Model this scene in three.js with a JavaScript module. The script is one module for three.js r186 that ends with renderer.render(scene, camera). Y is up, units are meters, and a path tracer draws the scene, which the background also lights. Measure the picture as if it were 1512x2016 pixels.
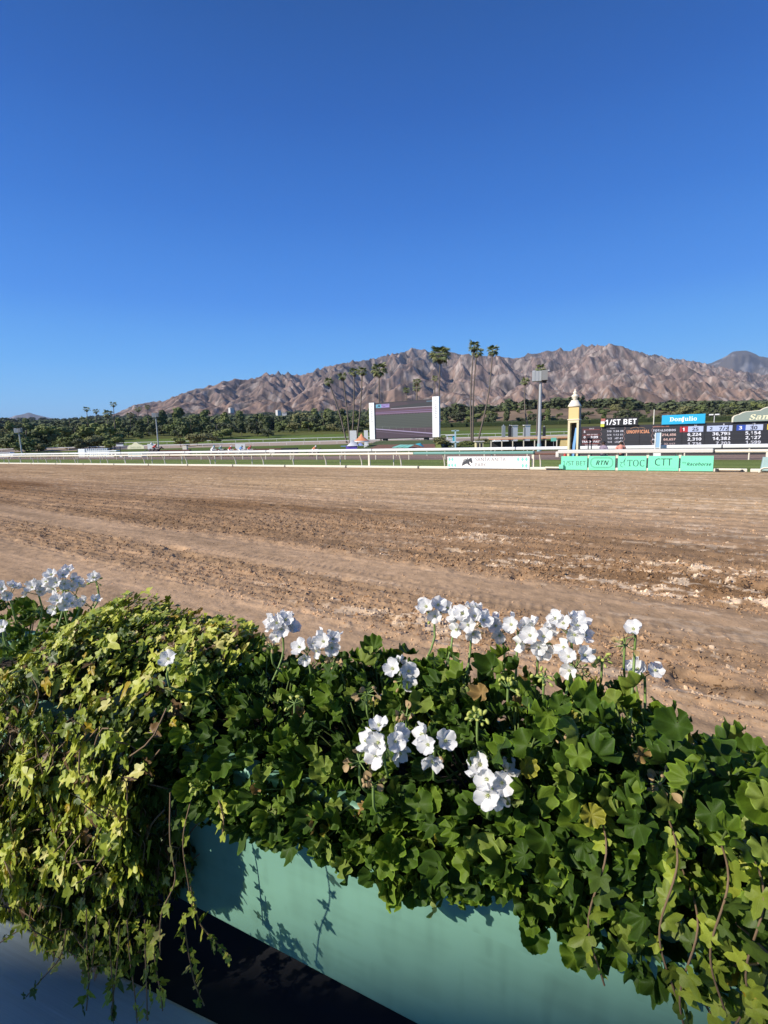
import * as THREE from 'three';
import { mergeGeometries, toCreasedNormals } from 'three/addons/utils/BufferGeometryUtils.js';
import { RoundedBoxGeometry } from 'three/addons/geometries/RoundedBoxGeometry.js';
import { MarchingCubes } from 'three/addons/objects/MarchingCubes.js';

// ------------------------------------------------------------------ camera, sky, sun, exposure
const V3 = THREE.Vector3;
const scene = new THREE.Scene();
const EYE = new V3(0, 2.05, 0);
const camera = new THREE.PerspectiveCamera(2 * Math.atan(1008 / 1000) * 180 / Math.PI, 768 / 1024, 0.05, 40000);
camera.rotation.order = 'YXZ';
camera.position.copy(EYE);
camera.rotation.set(-Math.atan(0.144), 0, -0.025);
camera.updateMatrixWorld(true);
const renderer = new THREE.WebGLRenderer({ antialias: true });
renderer.toneMapping = THREE.LinearToneMapping;
renderer.toneMappingExposure = 1.35;
renderer.shadowMap.enabled = true;

const SUN_EL = 32 * Math.PI / 180;
const sunDir = new V3(-0.90, 0, 0.44).normalize().multiplyScalar(Math.cos(SUN_EL)).setY(Math.sin(SUN_EL));
const sun = new THREE.DirectionalLight(new THREE.Color().setRGB(1.0, 0.93, 0.83), 4.3);
sun.position.copy(sunDir).multiplyScalar(150);
sun.castShadow = true;
sun.shadow.mapSize.set(4096, 4096);
Object.assign(sun.shadow.camera, { left: -90, right: 90, top: 90, bottom: -90, near: 1, far: 500 });
scene.add(sun, sun.target);
{ // clear desert-blue sky, deep overhead, pale at the horizon, a little brighter round the sun
  const W = 512, H = 256, data = new Float32Array(W * H * 4);
  const stops = [[0, .235, .560, .885], [3, .205, .535, .885], [8, .108, .385, .825], [14, .052, .240, .710], [22, .027, .156, .545], [30, .0155, .104, .405], [38, .0108, .075, .290], [60, .009, .062, .235], [90, .009, .056, .215]];
  for (let j = 0; j < H; j++) for (let i = 0; i < W; i++) {
    const el = ((j + .5) / H - .5) * Math.PI, az = ((i + .5) / W - .5) * 2 * Math.PI;
    const d = [Math.cos(el) * Math.cos(az), Math.sin(el), Math.cos(el) * Math.sin(az)];
    let e = Math.max(0, el * 180 / Math.PI), k = 0;
    while (k < stops.length - 2 && e > stops[k + 1][0]) k++;
    const a = stops[k], b = stops[k + 1], t = Math.min(1, (e - a[0]) / (b[0] - a[0]));
    const c = Math.max(-1, Math.min(1, d[0] * sunDir.x + d[1] * sunDir.y + d[2] * sunDir.z));
    const g = 0.9 + .25 * Math.max(0, c) ** 2 + .9 * Math.max(0, c) ** 24;
    const o = (j * W + i) * 4;
    for (let q = 0; q < 3; q++) data[o + q] = (a[1 + q] + (b[1 + q] - a[1 + q]) * t) * g;
    if (el < 0) { data[o] = .16; data[o + 1] = .13; data[o + 2] = .10; }
    data[o + 3] = 1;
  }
  const sky = new THREE.DataTexture(data, W, H, THREE.RGBAFormat, THREE.FloatType);
  sky.mapping = THREE.EquirectangularReflectionMapping; sky.magFilter = sky.minFilter = THREE.LinearFilter;
  sky.wrapS = THREE.RepeatWrapping; sky.needsUpdate = true;
  scene.background = sky; scene.environment = sky;
}
scene.fog = new THREE.FogExp2(new THREE.Color().setRGB(.62, .74, .95), 0.000027);

// ------------------------------------------------------------------ helpers
function rng(seed) { let a = seed >>> 0; return () => { a = a + 0x6D2B79F5 | 0; let t = Math.imul(a ^ a >>> 15, 1 | a); t = t + Math.imul(t ^ t >>> 7, 61 | t) ^ t; return ((t ^ t >>> 14) >>> 0) / 4294967296; }; }
const R0 = rng(7);
const rr = (r, a, b) => a + (b - a) * r();
const lerp = (a, b, t) => a + (b - a) * t, clamp = (x, a = 0, b = 1) => Math.min(b, Math.max(a, x));
const sstep = (a, b, x) => { const t = clamp((x - a) / (b - a)); return t * t * (3 - 2 * t); };
function hash2(i, j) { let h = Math.imul(i, 374761393) + Math.imul(j, 668265263) | 0; h = Math.imul(h ^ h >>> 13, 1274126177); return ((h ^ h >>> 16) >>> 0) / 4294967296; }
function vnoise(x, y) { const i = Math.floor(x), j = Math.floor(y), f = x - i, g = y - j, u = f * f * (3 - 2 * f), v = g * g * (3 - 2 * g); return lerp(lerp(hash2(i, j), hash2(i + 1, j), u), lerp(hash2(i, j + 1), hash2(i + 1, j + 1), u), v) * 2 - 1; }
function fbm(x, y, o = 4) { let s = 0, a = .5; for (let k = 0; k < o; k++) { s += a * vnoise(x + 17 * k, y - 31 * k); x *= 2.03; y *= 2.03; a *= .5; } return s; }
const pw = (pts, x) => { if (x <= pts[0][0]) return pts[0][1]; for (let k = 1; k < pts.length; k++) if (x <= pts[k][0]) return lerp(pts[k - 1][1], pts[k][1], (x - pts[k - 1][0]) / (pts[k][0] - pts[k - 1][0])); return pts[pts.length - 1][1]; };

const CM = camera.matrixWorld.clone();
const ray = (px, py) => new V3((px - 756) / 1000, -(py - 1008) / 1000, -1).transformDirection(CM).multiplyScalar(Math.hypot((px - 756) / 1000, (py - 1008) / 1000, 1)); // unit step along the lens axis
const at = (px, py, depth) => ray(px, py).multiplyScalar(depth).add(EYE);
// rail frame: u runs left and away along the rail, v across the track
const D = new V3(-.84504511, 0, -.53469501), N = new V3(.53469501, 0, -.84504511);
const RT = Math.atan2(-.53469501, .84504511);            // turns local x to the right along the rail, local z to the camera's side
const RF = (u, v, y = 0) => new V3().addScaledVector(D, u).addScaledVector(N, v).setY(y);
const uOf = (px, v, py = 890) => { const r = ray(px, py); return r.multiplyScalar(v / r.dot(N)).dot(D); };
const onV = (px, py, v) => { const r = ray(px, py); return r.multiplyScalar(v / r.dot(N)).add(EYE); };
// planter frame: s along the planter to the left, m into it, t above its base
const PO = new V3(-.36660, .65, -1.25672), PE = new V3(-.89406822, 0, -.44793081), PM = new V3(.44793081, 0, -.89406822);
const PF = (s, m, t) => PO.clone().addScaledVector(PE, s).addScaledVector(PM, m).add(new V3(0, t, 0));
const PT = Math.atan2(-.44793081, .89406822);
const onM = (px, py, m) => { const r = ray(px, py), k = (m - EYE.clone().sub(PO).dot(PM)) / r.dot(PM); return r.multiplyScalar(k).add(EYE); };

const used = new Map();
function numbered(n) { const k = used.get(n) || 0; used.set(n, k + 1); return k ? n + '_' + String(k).padStart(3, '0') : n; }
function tag(o, label, category, group, kind) { if (label) o.userData.label = label; if (category) o.userData.category = category; if (group) o.userData.group = group; if (kind) o.userData.kind = kind; return o; }
function thing(name, label, category, p, turn = 0, group) { const o = new THREE.Group(); o.name = numbered(name); if (p) o.position.copy(p); o.rotation.y = turn; scene.add(o); return tag(o, label, category, group); }
function part(name, g, m, parent, x = 0, y = 0, z = 0) { const o = new THREE.Mesh(g, m); o.name = parent === scene ? numbered(name) : name; o.castShadow = o.receiveShadow = true; o.position.set(x, y, z); parent.add(o); return o; }
function struct(name, g, m) { const o = part(name, g, m, scene); o.userData.kind = 'structure'; return o; }
const C3 = (r, g, b) => new THREE.Color().setRGB(r, g, b);
const mat = (r, g, b, rough = .8, extra = {}) => new THREE.MeshStandardMaterial({ color: C3(r, g, b), roughness: rough, side: THREE.DoubleSide, ...extra });
const box = (w, h, d, x = 0, y = 0, z = 0) => new THREE.BoxGeometry(w, h, d).translate(x, y, z);
const rbox = (w, h, d, r, x = 0, y = 0, z = 0) => new RoundedBoxGeometry(w, h, d, 2, r).translate(x, y, z);
const cyl = (r0, r1, h, x = 0, y = 0, z = 0, n = 14) => new THREE.CylinderGeometry(r1, r0, h, n).translate(x, y + h / 2, z);
const tube = (pts, r, n = 12, k = 6) => new THREE.TubeGeometry(new THREE.CatmullRomCurve3(pts), n, r, k, false);
function canvas(w, h, draw) { const c = document.createElement('canvas'); c.width = w; c.height = h; const x = c.getContext('2d'); draw(x, w, h); const t = new THREE.CanvasTexture(c); t.colorSpace = THREE.SRGBColorSpace; return t; }
function noiseTex(n, f, srgb) { const d = new Uint8Array(n * n * 4); for (let j = 0; j < n; j++) for (let i = 0; i < n; i++) { const c = f(i / n, j / n, i, j), o = (j * n + i) * 4; for (let q = 0; q < 3; q++) d[o + q] = clamp(Array.isArray(c) ? c[q] : c) * 255; d[o + 3] = 255; } const t = new THREE.DataTexture(d, n, n); t.magFilter = THREE.LinearFilter; t.minFilter = THREE.LinearFilter; t.wrapS = t.wrapT = THREE.RepeatWrapping; if (srgb) t.colorSpace = THREE.SRGBColorSpace; t.needsUpdate = true; return t; }
// noise that repeats over the unit square
function tnoise(x, y, f, seed) { const X = x * f, Y = y * f, i = Math.floor(X), j = Math.floor(Y), a = X - i, b = Y - j, u = a * a * (3 - 2 * a), v = b * b * (3 - 2 * b), h = (p, q) => hash2(((p % f) + f) % f + seed * 911, ((q % f) + f) % f + seed * 577); return lerp(lerp(h(i, j), h(i + 1, j), u), lerp(h(i, j + 1), h(i + 1, j + 1), u), v); }
function gridGeo(nx, ny, f, colorF, uvF) { // f(i/nx, j/ny) -> [x,y,z]
  const p = new Float32Array((nx + 1) * (ny + 1) * 3), uv = new Float32Array((nx + 1) * (ny + 1) * 2), col = colorF ? new Float32Array(p.length) : null, ix = new Uint32Array(nx * ny * 6);
  let k = 0, q = 0;
  for (let j = 0; j <= ny; j++) for (let i = 0; i <= nx; i++, k++) { const a = f(i / nx, j / ny, i, j); p.set(a, k * 3); uv[k * 2] = uvF ? uvF(a)[0] : i / nx; uv[k * 2 + 1] = uvF ? uvF(a)[1] : j / ny; if (col) col.set(colorF(i / nx, j / ny, a, i, j), k * 3); }
  for (let j = 0; j < ny; j++) for (let i = 0; i < nx; i++) { const a = j * (nx + 1) + i, b = a + 1, c = a + nx + 1, d = c + 1; ix.set([a, b, d, a, d, c], q); q += 6; }
  const g = new THREE.BufferGeometry();
  g.setAttribute('position', new THREE.BufferAttribute(p, 3)); g.setAttribute('uv', new THREE.BufferAttribute(uv, 2)); if (col) g.setAttribute('color', new THREE.BufferAttribute(col, 3));
  g.setIndex(new THREE.BufferAttribute(ix, 1)); g.computeVertexNormals(); return g;
}
const basis = (n, tip) => { const z = n.clone().normalize(), x = new V3().crossVectors(tip, z); if (x.lengthSq() < 1e-6) x.set(1, 0, 0).cross(z); x.normalize(); const y = new V3().crossVectors(z, x); return new THREE.Matrix4().makeBasis(x, y, z); };

// ------------------------------------------------------------------ shared materials
const M = {
  cream: mat(.80, .735, .58, .55), white: mat(.80, .79, .76, .5), offwhite: mat(.66, .63, .57, .6), teal: mat(.16, .36, .31, .5), mint: mat(.22, .66, .48, .5),
  yellow: mat(.74, .56, .24, .55), dark: mat(.03, .03, .032, .6), black: mat(.012, .012, .014, .5), steel: mat(.36, .38, .38, .45, { metalness: .3 }), galv: mat(.42, .44, .43, .5),
  brown: mat(.16, .07, .045, .7), red: mat(.55, .05, .035, .6), purple: mat(.17, .11, .50, .6), orange: mat(.75, .30, .14, .6), turq: mat(.08, .50, .56, .5), blue: mat(.20, .42, .75, .35),
};

// ------------------------------------------------------------------ ground
const HQ = [[0, 0], [52, -.1], [62, -.7], [120, -.7], [200, .5], [255, 2.2], [330, 6], [420, 10.5], [600, 15], [1100, 38], [2200, 95], [3300, 165], [4500, 240]];
function hills(x, z) { // the knolls among the trees on the right, and the unevenness of the fan
  const k = (cx, cz, sx, sz, h) => h * Math.exp(-(((x - cx) / sx) ** 2) - (((z - cz) / sz) ** 2));
  return k(190, -620, 110, 90, 12) + k(300, -720, 120, 110, 12) + k(95, -680, 70, 80, 7) + k(560, -800, 200, 140, 12) + (z < -500 ? fbm(x / 300, z / 300, 3) * Math.min(30, (-z - 500) / 40) : 0);
}
const gy = (x, z) => pw(HQ, -z) + hills(x, z);
const gAt = (px, depth) => { const p = at(px, 870, depth); p.y = gy(p.x, p.z); return p; };

const dirtBump = noiseTex(512, (x, y) => { let s = 0, a = .5, f = 8; for (let k = 0; k < 6; k++) { s += a * tnoise(x, y, f, k + 1); f *= 2; a *= .62; } return clamp((s - .35) * .9); });
dirtBump.repeat.set(1, 1);
const dirtTone = noiseTex(512, (x, y) => { const a = tnoise(x, y, 12, 21) * .3 + tnoise(x, y, 40, 22) * .3 + tnoise(x, y, 150, 23) * .4; const k = .74 + .34 * a; return [k, k, k]; });
const dirtMat = new THREE.MeshPhysicalMaterial({ specularIntensity: .12, vertexColors: true, roughness: 1, bumpMap: dirtBump, bumpScale: .022, map: dirtTone, side: THREE.DoubleSide });
const DV = [[1, .35], [2.6, .25], [3.0, .12], [4.2, .12], [4.5, .8], [5.2, 1], [5.75, .9], [6.05, .25], [6.5, .12], [6.85, .2], [7.2, 1], [8.6, .95], [11, .85], [12.5, .5], [17, .5], [21, .35], [31, .22]];
function dirtRough(u, v) { const w = v - .062 * (u - 3) + .25 * fbm(u * .12, v * .3, 3); return pw(DV, w) * (0.75 + .5 * (fbm(u * .35 + 9, v * .8, 3) + .3)); }
function dirtH(u, v) {
  const k = clamp(dirtRough(u, v), .05, 1.3);
  let h = 0;
  const r1 = 1 - Math.abs(vnoise(u * 2.3 + 3, v * 4.2)), r2 = vnoise(u * 6.5, v * 11 + 5), r3 = vnoise(u * 15, v * 21), r4 = vnoise(u * 31, v * 40), w = v - .062 * (u - 3), lane = sstep(2.9, 3.1, w) * sstep(3.7, 3.5, w) + sstep(5.85, 5.95, w) * sstep(6.35, 6.25, w) + sstep(8.0, 8.15, w) * sstep(8.6, 8.5, w);
  h += k * (.030 * (r1 * r1 - .45) + .024 * Math.max(-.25, r2) * (.6 + .4 * r1) + .013 * r3);
  h += k * .008 * r4 + .006 * lane * Math.max(-.3, Math.sin(u * 48 + 7 * Math.abs(((v * 2.4) % 1) - .5)));
  h += (.25 + .75 * k) * .035 * fbm(u * .16 + 7, v * 3.1 - u * .19, 3);
  h += .03 * fbm(u * .22, v * .9, 2);
  h += .008 * k * Math.sin(v * 38 + 3 * vnoise(u * .5, v)) * (1 - sstep(7, 11, v)) + .016 * sstep(7, 11, v) * Math.sin(v * 11 - u * .7 + 2.5 * vnoise(u * .25, v * .6));
  const pit = sstep(.74, .9, vnoise(u * 1.35 + 40, v * 2.9 + 11)); h -= .07 * pit * clamp(k * 1.2);
  return h;
}
function dirtCol(u, v, h) {
  const w = v - .062 * (u - 3), k = clamp(dirtRough(u, v)), hx = dirtHfine(u, v);
  // damp harrowed soil is darker, the dry crust paler
  const damp = clamp(1.05 * sstep(6.8, 7.6, w) * (1 - sstep(10.5, 13.5, w)) + .35 * sstep(4.3, 4.8, w) * (1 - sstep(5.6, 6.1, w)) + .55 * sstep(12, 34, u) * sstep(5, 9, v)) * (.75 + .7 * fbm(u * .15, v * .5, 3));
  const crust = sstep(.24, .40, vnoise(u * .8 + 4, v * 4.2) * .5 + vnoise(u * 5, v * 11) * .35 + vnoise(u * 17, v * 29) * .28) * (sstep(8, 2, u) * .95 * sstep(3.6, 5, v) * (1 - sstep(9, 13, w)) + (.4 + .4 * sstep(9, 1, u)) * sstep(9.5, 13, w)) * (.25 + .75 * k);
  let c = [.49, .325, .192];
  const dampC = [.235, .132, .062], crustC = [.79, .61, .42], fine = [.59, .40, .215];
  const far = sstep(12, 18, w);
  for (let q = 0; q < 3; q++) { c[q] = lerp(c[q], fine[q], far * .6); c[q] = lerp(c[q], dampC[q], clamp(damp)); c[q] = lerp(c[q], crustC[q], clamp(crust)); c[q] *= 1 + .16 * hx + .12 * fbm(u * .05 + 3, v * .3, 2) + .42 * fbm(u * .22, v * 3.8 - u * .22, 3); }
  return c;
}
function dirtHfine(u, v) { return vnoise(u * 9, v * 9); }
{
  const nx = 760, ny = 470, a0 = -16 * Math.PI / 180, a1 = 76 * Math.PI / 180;
  const uvAt = (i, j) => { const v = 1.3 * Math.pow(30.45 / 1.3, j), u = v * Math.tan(lerp(a1, a0, i)); return [u, v]; };
  const g = gridGeo(nx, ny, (i, j) => { const [u, v] = uvAt(i, j), y = dirtH(u, v) * (1 - sstep(29.6, 30.4, v)), p = RF(u, v, y); return [p.x, y, p.z]; }, (i, j) => { const [u, v] = uvAt(i, j); return dirtCol(u, v); }, (p) => [p[0] / 1.7, p[2] / 1.7]);
  struct('dirt_track', g, dirtMat);
  const base = new THREE.PlaneGeometry(420, 40).rotateX(-Math.PI / 2);
  const bm = mat(.26, .16, .10, 1, { bumpMap: dirtBump, bumpScale: .02 });
  const o = struct('track_base', base, bm); o.position.copy(RF(60, 10, -.16)); o.rotation.y = RT;
  // loose clods thrown up by the harrow and the hooves
  const r = rng(31), cg = new THREE.IcosahedronGeometry(1, 1); { const p = cg.attributes.position; for (let i = 0; i < p.count; i++) { const k = 1 + .35 * vnoise(p.getX(i) * 2.1 + 5, p.getY(i) * 2.1 + p.getZ(i) * 1.7); p.setXYZ(i, p.getX(i) * k, p.getY(i) * k * .75, p.getZ(i) * k); } cg.computeVertexNormals(); }
  const list = []; const m4 = new THREE.Matrix4(), q = new THREE.Quaternion();
  for (let k = 0; k < 200000 && list.length < 40000; k++) {
    const v = 2.6 * Math.pow(9, r()), u = v * Math.tan(lerp(-.2, 1.24, r())), rough = dirtRough(u, v);
    if (r() > rough * rough * .9 + .02) continue;
    const s = .003 + .013 * Math.pow(r(), 4) * (.4 + rough) + .003 * v / 10, p = RF(u, v, dirtH(u, v) + s * .3);
    q.setFromEuler(new THREE.Euler(r() * 6, r() * 6, r() * 6));
    list.push([m4.clone().compose(p, q, new V3(s * rr(r, .7, 2.2), s * rr(r, .5, .9), s * rr(r, .7, 1.6))), dirtCol(u, v), r()]);
  }
  const im = new THREE.InstancedMesh(cg, new THREE.MeshPhysicalMaterial({ roughness: 1, specularIntensity: .1 }), list.length);
  list.forEach(([m, c, t], i) => { im.setMatrixAt(i, m); im.setColorAt(i, C3(c[0] * (.8 + .4 * t), c[1] * (.8 + .4 * t), c[2] * (.8 + .4 * t))); });
  im.name = 'soil_clods'; im.castShadow = im.receiveShadow = true; scene.add(im); tag(im, 'loose brown soil clods scattered over the harrowed track', 'soil clods', null, 'stuff');
}
// turf course between the two rails, the path behind it
const grassBump = noiseTex(256, (x, y) => tnoise(x, y, 64, 3) * .6 + tnoise(x, y, 128, 4) * .4);
function strip(name, v0, v1, y, cf, m) { const g = gridGeo(220, 24, (i, j) => { const v = lerp(v0, v1, j), u = lerp(300, -60, i), p = RF(u, v, y); return [p.x, y, p.z]; }, (i, j, a) => cf(lerp(300, -60, i), lerp(v0, v1, j)), (p) => [p[0] / 2, p[2] / 2]); return struct(name, g, m); }
const turfMat = new THREE.MeshPhysicalMaterial({ specularIntensity: .15, vertexColors: true, roughness: .95, bumpMap: grassBump, bumpScale: .03, side: THREE.DoubleSide });
strip('turf_course', 30.9, 43.4, -.02, (u, v) => { const k = .85 + .3 * fbm(u * .12, v * .9, 3) + .1 * Math.sin(v * 1.3); return [.215 * k, .265 * k, .075 * k]; }, turfMat);
strip('inner_path', 43.4, 53, -.03, (u, v) => { const k = .9 + .2 * fbm(u * .2, v, 3); return [.34 * k, .24 * k, .19 * k]; }, turfMat);
{ // the infield, the lawns on the rise behind it and the wooded plain up to the foot of the mountains
  const a0 = -42 * Math.PI / 180, a1 = 80 * Math.PI / 180, nx = 260, ny = 300, v0 = 46;
  const g = gridGeo(nx, ny, (i, j) => {
    const d = v0 * Math.pow(4600 / v0, j), az = lerp(-58, 58, i) * Math.PI / 180, x = d * Math.tan(az), z = -d; const v = x * N.x + z * N.z;
    let y = gy(x, z); if (v < 54) y = Math.min(y, -.25); return [x, y - .02, z];
  }, (i, j, a) => {
    const [x, y, z] = a, q = -z, v = x * N.x + z * N.z, n = fbm(x / 30, z / 30, 3), k = .9 + .35 * n, zz = q + 12 * fbm(x / 120, 3, 2);
    const lawn = [.135 * k, .175 * k, .042 * k], dry = [.26 * k, .185 * k, .12 * k], soil = [.46, .36, .27], wood = [.07 * k, .085 * k, .035 * k];
    if (q < 90) return [.30, .21, .15];
    if (q < 198) return vnoise(x / 18, z / 30) > .35 ? [.2, .17, .1] : lawn;
    if (q < 246) return soil;
    if (q < 430) return [lawn[0] * 1.05, lawn[1] * (zz > 330 ? .85 : 1.1), lawn[2]];
    const h = hills(x, z); if (h > 4 && q < 900) return dry;
    return wood;
  });
  struct('infield_ground', g, new THREE.MeshPhysicalMaterial({ specularIntensity: .12, vertexColors: true, roughness: 1, side: THREE.DoubleSide }));
}
// one huge sheet below everything, out to the horizon
{ const o = struct('plain', new THREE.PlaneGeometry(60000, 60000).rotateX(-Math.PI / 2), mat(.16, .13, .09, 1)); o.position.y = -3; }
// apron where the spectator stands: dark asphalt strip, white kerb ledge
const asphaltMat = mat(.022, .023, .026, .95, { bumpMap: dirtBump, bumpScale: .006 });
{
  const o = struct('apron_pavement', new THREE.BoxGeometry(60, .5, 13).translate(0, -.25, 6.5 - .62), asphaltMat); o.position.copy(PF(0, 0, -.16)); o.rotation.y = PT;
}

// ------------------------------------------------------------------ mountains: uplift and river erosion on a grid, scaled to the range's skyline
const SKYLINE = [[-900, 838], [-300, 835], [100, 830], [215, 818], [235, 811], [260, 798], [302, 790], [320, 790], [353, 776], [394, 764], [420, 758], [459, 746], [496, 747], [524, 735], [566, 734], [593, 740], [603, 736], [630, 725], [686, 712], [714, 710], [746, 703], [779, 695], [797, 693], [811, 685], [823, 685], [841, 692], [887, 692], [916, 698], [953, 700], [981, 699], [1005, 706], [1016, 705], [1047, 696], [1095, 688], [1121, 689], [1152, 678], [1178, 680], [1207, 677], [1231, 685], [1266, 694], [1323, 705], [1375, 712], [1395, 717], [1450, 728], [1512, 738], [1700, 750], [2300, 760]];
function erode(nx, nz, cell, uplift, steps, seed, K, dt, limit) {
  const n = nx * nz, h = new Float32Array(n), rcv = new Int32Array(n), area = new Float32Array(n), idx = new Uint32Array(n), r = rng(seed), U = new Float32Array(n);
  for (let j = 0; j < nz; j++) for (let i = 0; i < nx; i++) { U[j * nx + i] = uplift(i, j); h[j * nx + i] = j * .8 + r() * 6 + 14 * (fbm(i / 14, j / 14, 3)); }
  const off = [-1, 1, -nx, nx, -nx - 1, -nx + 1, nx - 1, nx + 1], di = [cell, cell, cell, cell, cell * 1.414, cell * 1.414, cell * 1.414, cell * 1.414], dx = [-1, 1, 0, 0, -1, 1, -1, 1], dj = [0, 0, -1, 1, -1, -1, 1, 1], rl = new Float32Array(n);
  for (let s = 0; s < steps; s++) {
    let mx = 0, mn = 1e9; for (let k = 0; k < n; k++) { if (h[k] > mx) mx = h[k]; if (h[k] < mn) mn = h[k]; }
    const B = 65536, cnt = new Uint32Array(B + 1), key = new Uint16Array(n), sc = (B - 1) / (mx - mn + 1e-6);
    for (let k = 0; k < n; k++) { key[k] = (h[k] - mn) * sc; cnt[key[k] + 1]++; } for (let b = 0; b < B; b++) cnt[b + 1] += cnt[b]; for (let k = 0; k < n; k++) idx[cnt[key[k]]++] = k;
    for (let j = 0, k = 0; j < nz; j++) for (let i = 0; i < nx; i++, k++) {
      rcv[k] = k; let best = 0; area[k] = cell * cell; if (j === 0) continue;
      for (let q = 0; q < 8; q++) { const a = i + dx[q], b = j + dj[q]; if (a < 0 || a >= nx || b < 0 || b >= nz) continue; const sl = (h[k] - h[k + off[q]]) / di[q]; if (sl > best) { best = sl; rcv[k] = k + off[q]; rl[k] = di[q]; } }
    }
    for (let p = n - 1; p >= 0; p--) { const k = idx[p]; if (rcv[k] !== k) area[rcv[k]] += area[k]; }
    for (let p = 0; p < n; p++) { const k = idx[p]; if (k < nx) { h[k] = 0; continue; } if (rcv[k] === k) { h[k] += U[k] * dt; continue; } const f = K * Math.pow(area[k], .36) * dt / rl[k]; h[k] = (h[k] + U[k] * dt + f * h[rcv[k]]) / (1 + f); }
    // hillslope creep and landslides: nothing stays steeper than about 40 degrees
    for (let p = 0; p < n; p++) { const k = idx[p]; if (rcv[k] === k) continue; const lim = h[rcv[k]] + rl[k] * limit[k]; if (h[k] > lim) h[k] = lim; }
  }
  return { h, area, rcv };
}
{
  const cell = 15, X0 = -7400, Z0 = -3250, nx = 985, nz = 330;
  const tall = (i, j) => { const x = X0 + i * cell, z = Z0 - j * cell, px = 756 - 1000 * x / z; return clamp((868 - .025 * (px - 756) - pw(SKYLINE, px) - 25) / 150, .12, 1.2); }, lim = new Float32Array(nx * nz); for (let j = 0; j < nz; j++) for (let i = 0; i < nx; i++) lim[j * nx + i] = .68 + .5 * fbm(i / 11, j / 11, 3) + .12 * sstep(72, 240, j);
  const E = erode(nx, nz, cell, (i, j) => tall(i, j) * (.45 + .55 * sstep(0, 132, j)) * (1 + .5 * fbm(i / 72 + 3, j / 48, 3)), 150, 5, .062, 10, lim);
  const { h } = E, front = (x, z) => pw(HQ, -z) * .0 + 150 + ((-z) - 3250) * .045;
  const xs = (i) => X0 + i * cell, zs = (j) => Z0 - j * cell;
  // tangent of the highest angle seen in each direction, made to follow the range's outline
  const NB = 700, az0 = -1.15, az1 = 1.15, bin = (x, z) => Math.round((Math.atan2(x, -z) - az0) / (az1 - az0) * (NB - 1));
  const want = new Float32Array(NB);
  for (let b = 0; b < NB; b++) { const az = az0 + (az1 - az0) * b / (NB - 1); let px = 756 + 1000 * Math.tan(az), py = 800; for (let q = 0; q < 6; q++) { py = pw(SKYLINE, px); const d = ray(px, py); px += (az - Math.atan2(d.x, -d.z)) * 1000 * (1 + Math.tan(az) ** 2); } const d = ray(px, pw(SKYLINE, px)); want[b] = d.y / Math.hypot(d.x, d.z); }
  const scale = new Float32Array(NB).fill(1);
  for (let it = 0; it < 5; it++) {
    const mx = new Float32Array(NB);
    for (let j = 0; j < nz; j++) for (let i = 0; i < nx; i++) { const x = xs(i), z = zs(j), b = bin(x, z); if (b < 0 || b >= NB) continue; const t = (front(x, z) + h[j * nx + i] * scale[b] - EYE.y) / Math.hypot(x, z); if (t > mx[b]) mx[b] = t; }
    for (let b = 1; b < NB; b++) if (!mx[b]) mx[b] = mx[b - 1];
    const ratio = new Float32Array(NB); for (let b = 0; b < NB; b++) ratio[b] = clamp((want[b] - .035) / Math.max(.004, mx[b] - .035), .1, 5);
    const rad = it < 2 ? 14 : it < 4 ? 5 : 2;
    for (let b = 0; b < NB; b++) { let s = 0, w = 0; for (let q = -rad; q <= rad; q++) { const c = clamp(b + q, 0, NB - 1); s += ratio[c]; w++; } scale[b] *= s / w; }
  }
  const sOf = (x, z) => { const f = clamp((Math.atan2(x, -z) - az0) / (az1 - az0) * (NB - 1), 0, NB - 1.001), b = Math.floor(f); return lerp(scale[b], scale[b + 1], f - b); };
  const H = new Float32Array(nx * nz); for (let j = 0; j < nz; j++) for (let i = 0; i < nx; i++) { const x = xs(i), z = zs(j); H[j * nx + i] = front(x, z) + h[j * nx + i] * sOf(x, z) + clamp(h[j * nx + i] / 150) * (3.5 * vnoise(x / 33, z / 41) + 3 * vnoise(x / 17, z / 19)) - (j === 0 ? 60 : 0); }
  const g = gridGeo(nx - 1, nz - 1, (a, b, i, j) => [xs(i), H[j * nx + i], zs(j)], (a, b, p, i, j) => {
    const k = j * nx + i, hx = (H[j * nx + Math.min(nx - 1, i + 1)] - H[j * nx + Math.max(0, i - 1)]) / (2 * cell), hz = (H[Math.min(nz - 1, j + 1) * nx + i] - H[Math.max(1, j - 1) * nx + i]) / (2 * cell);
    const lapl = (H[j * nx + Math.min(nx - 1, i + 1)] + H[j * nx + Math.max(0, i - 1)] + H[Math.min(nz - 1, j + 1) * nx + i] + H[Math.max(0, j - 1) * nx + i] - 4 * H[k]) / cell;
    const sl = Math.hypot(hx, hz), e = clamp((H[k] - 250) / 1200), n1 = fbm(p[0] / 160, p[2] / 160, 4), n2 = fbm(p[0] / 60 + 9, p[2] / 60, 3);
    // dry tan grass and bare soil, grey chaparral in the gullies and high up, pale scree
    let c = [.285, .200, .158];
    const n3 = fbm(p[0] / 33 + 5, (p[2] + p[1]) / 33, 2), scrub = clamp(.22 + .8 * sstep(-.1, .3, lapl) + .55 * e + 1.3 * n1 + 1.1 * n3 - .2), rock = sstep(.16, .42, n2 * .8 + .5 * n3 + .3 * n1 + .2 * (sl - .6)) * .8, low = sstep(.16, 0, e);
    const sc = [.100, .088, .078], ro = [.50, .41, .345], lo = [.33, .215, .15];
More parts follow.
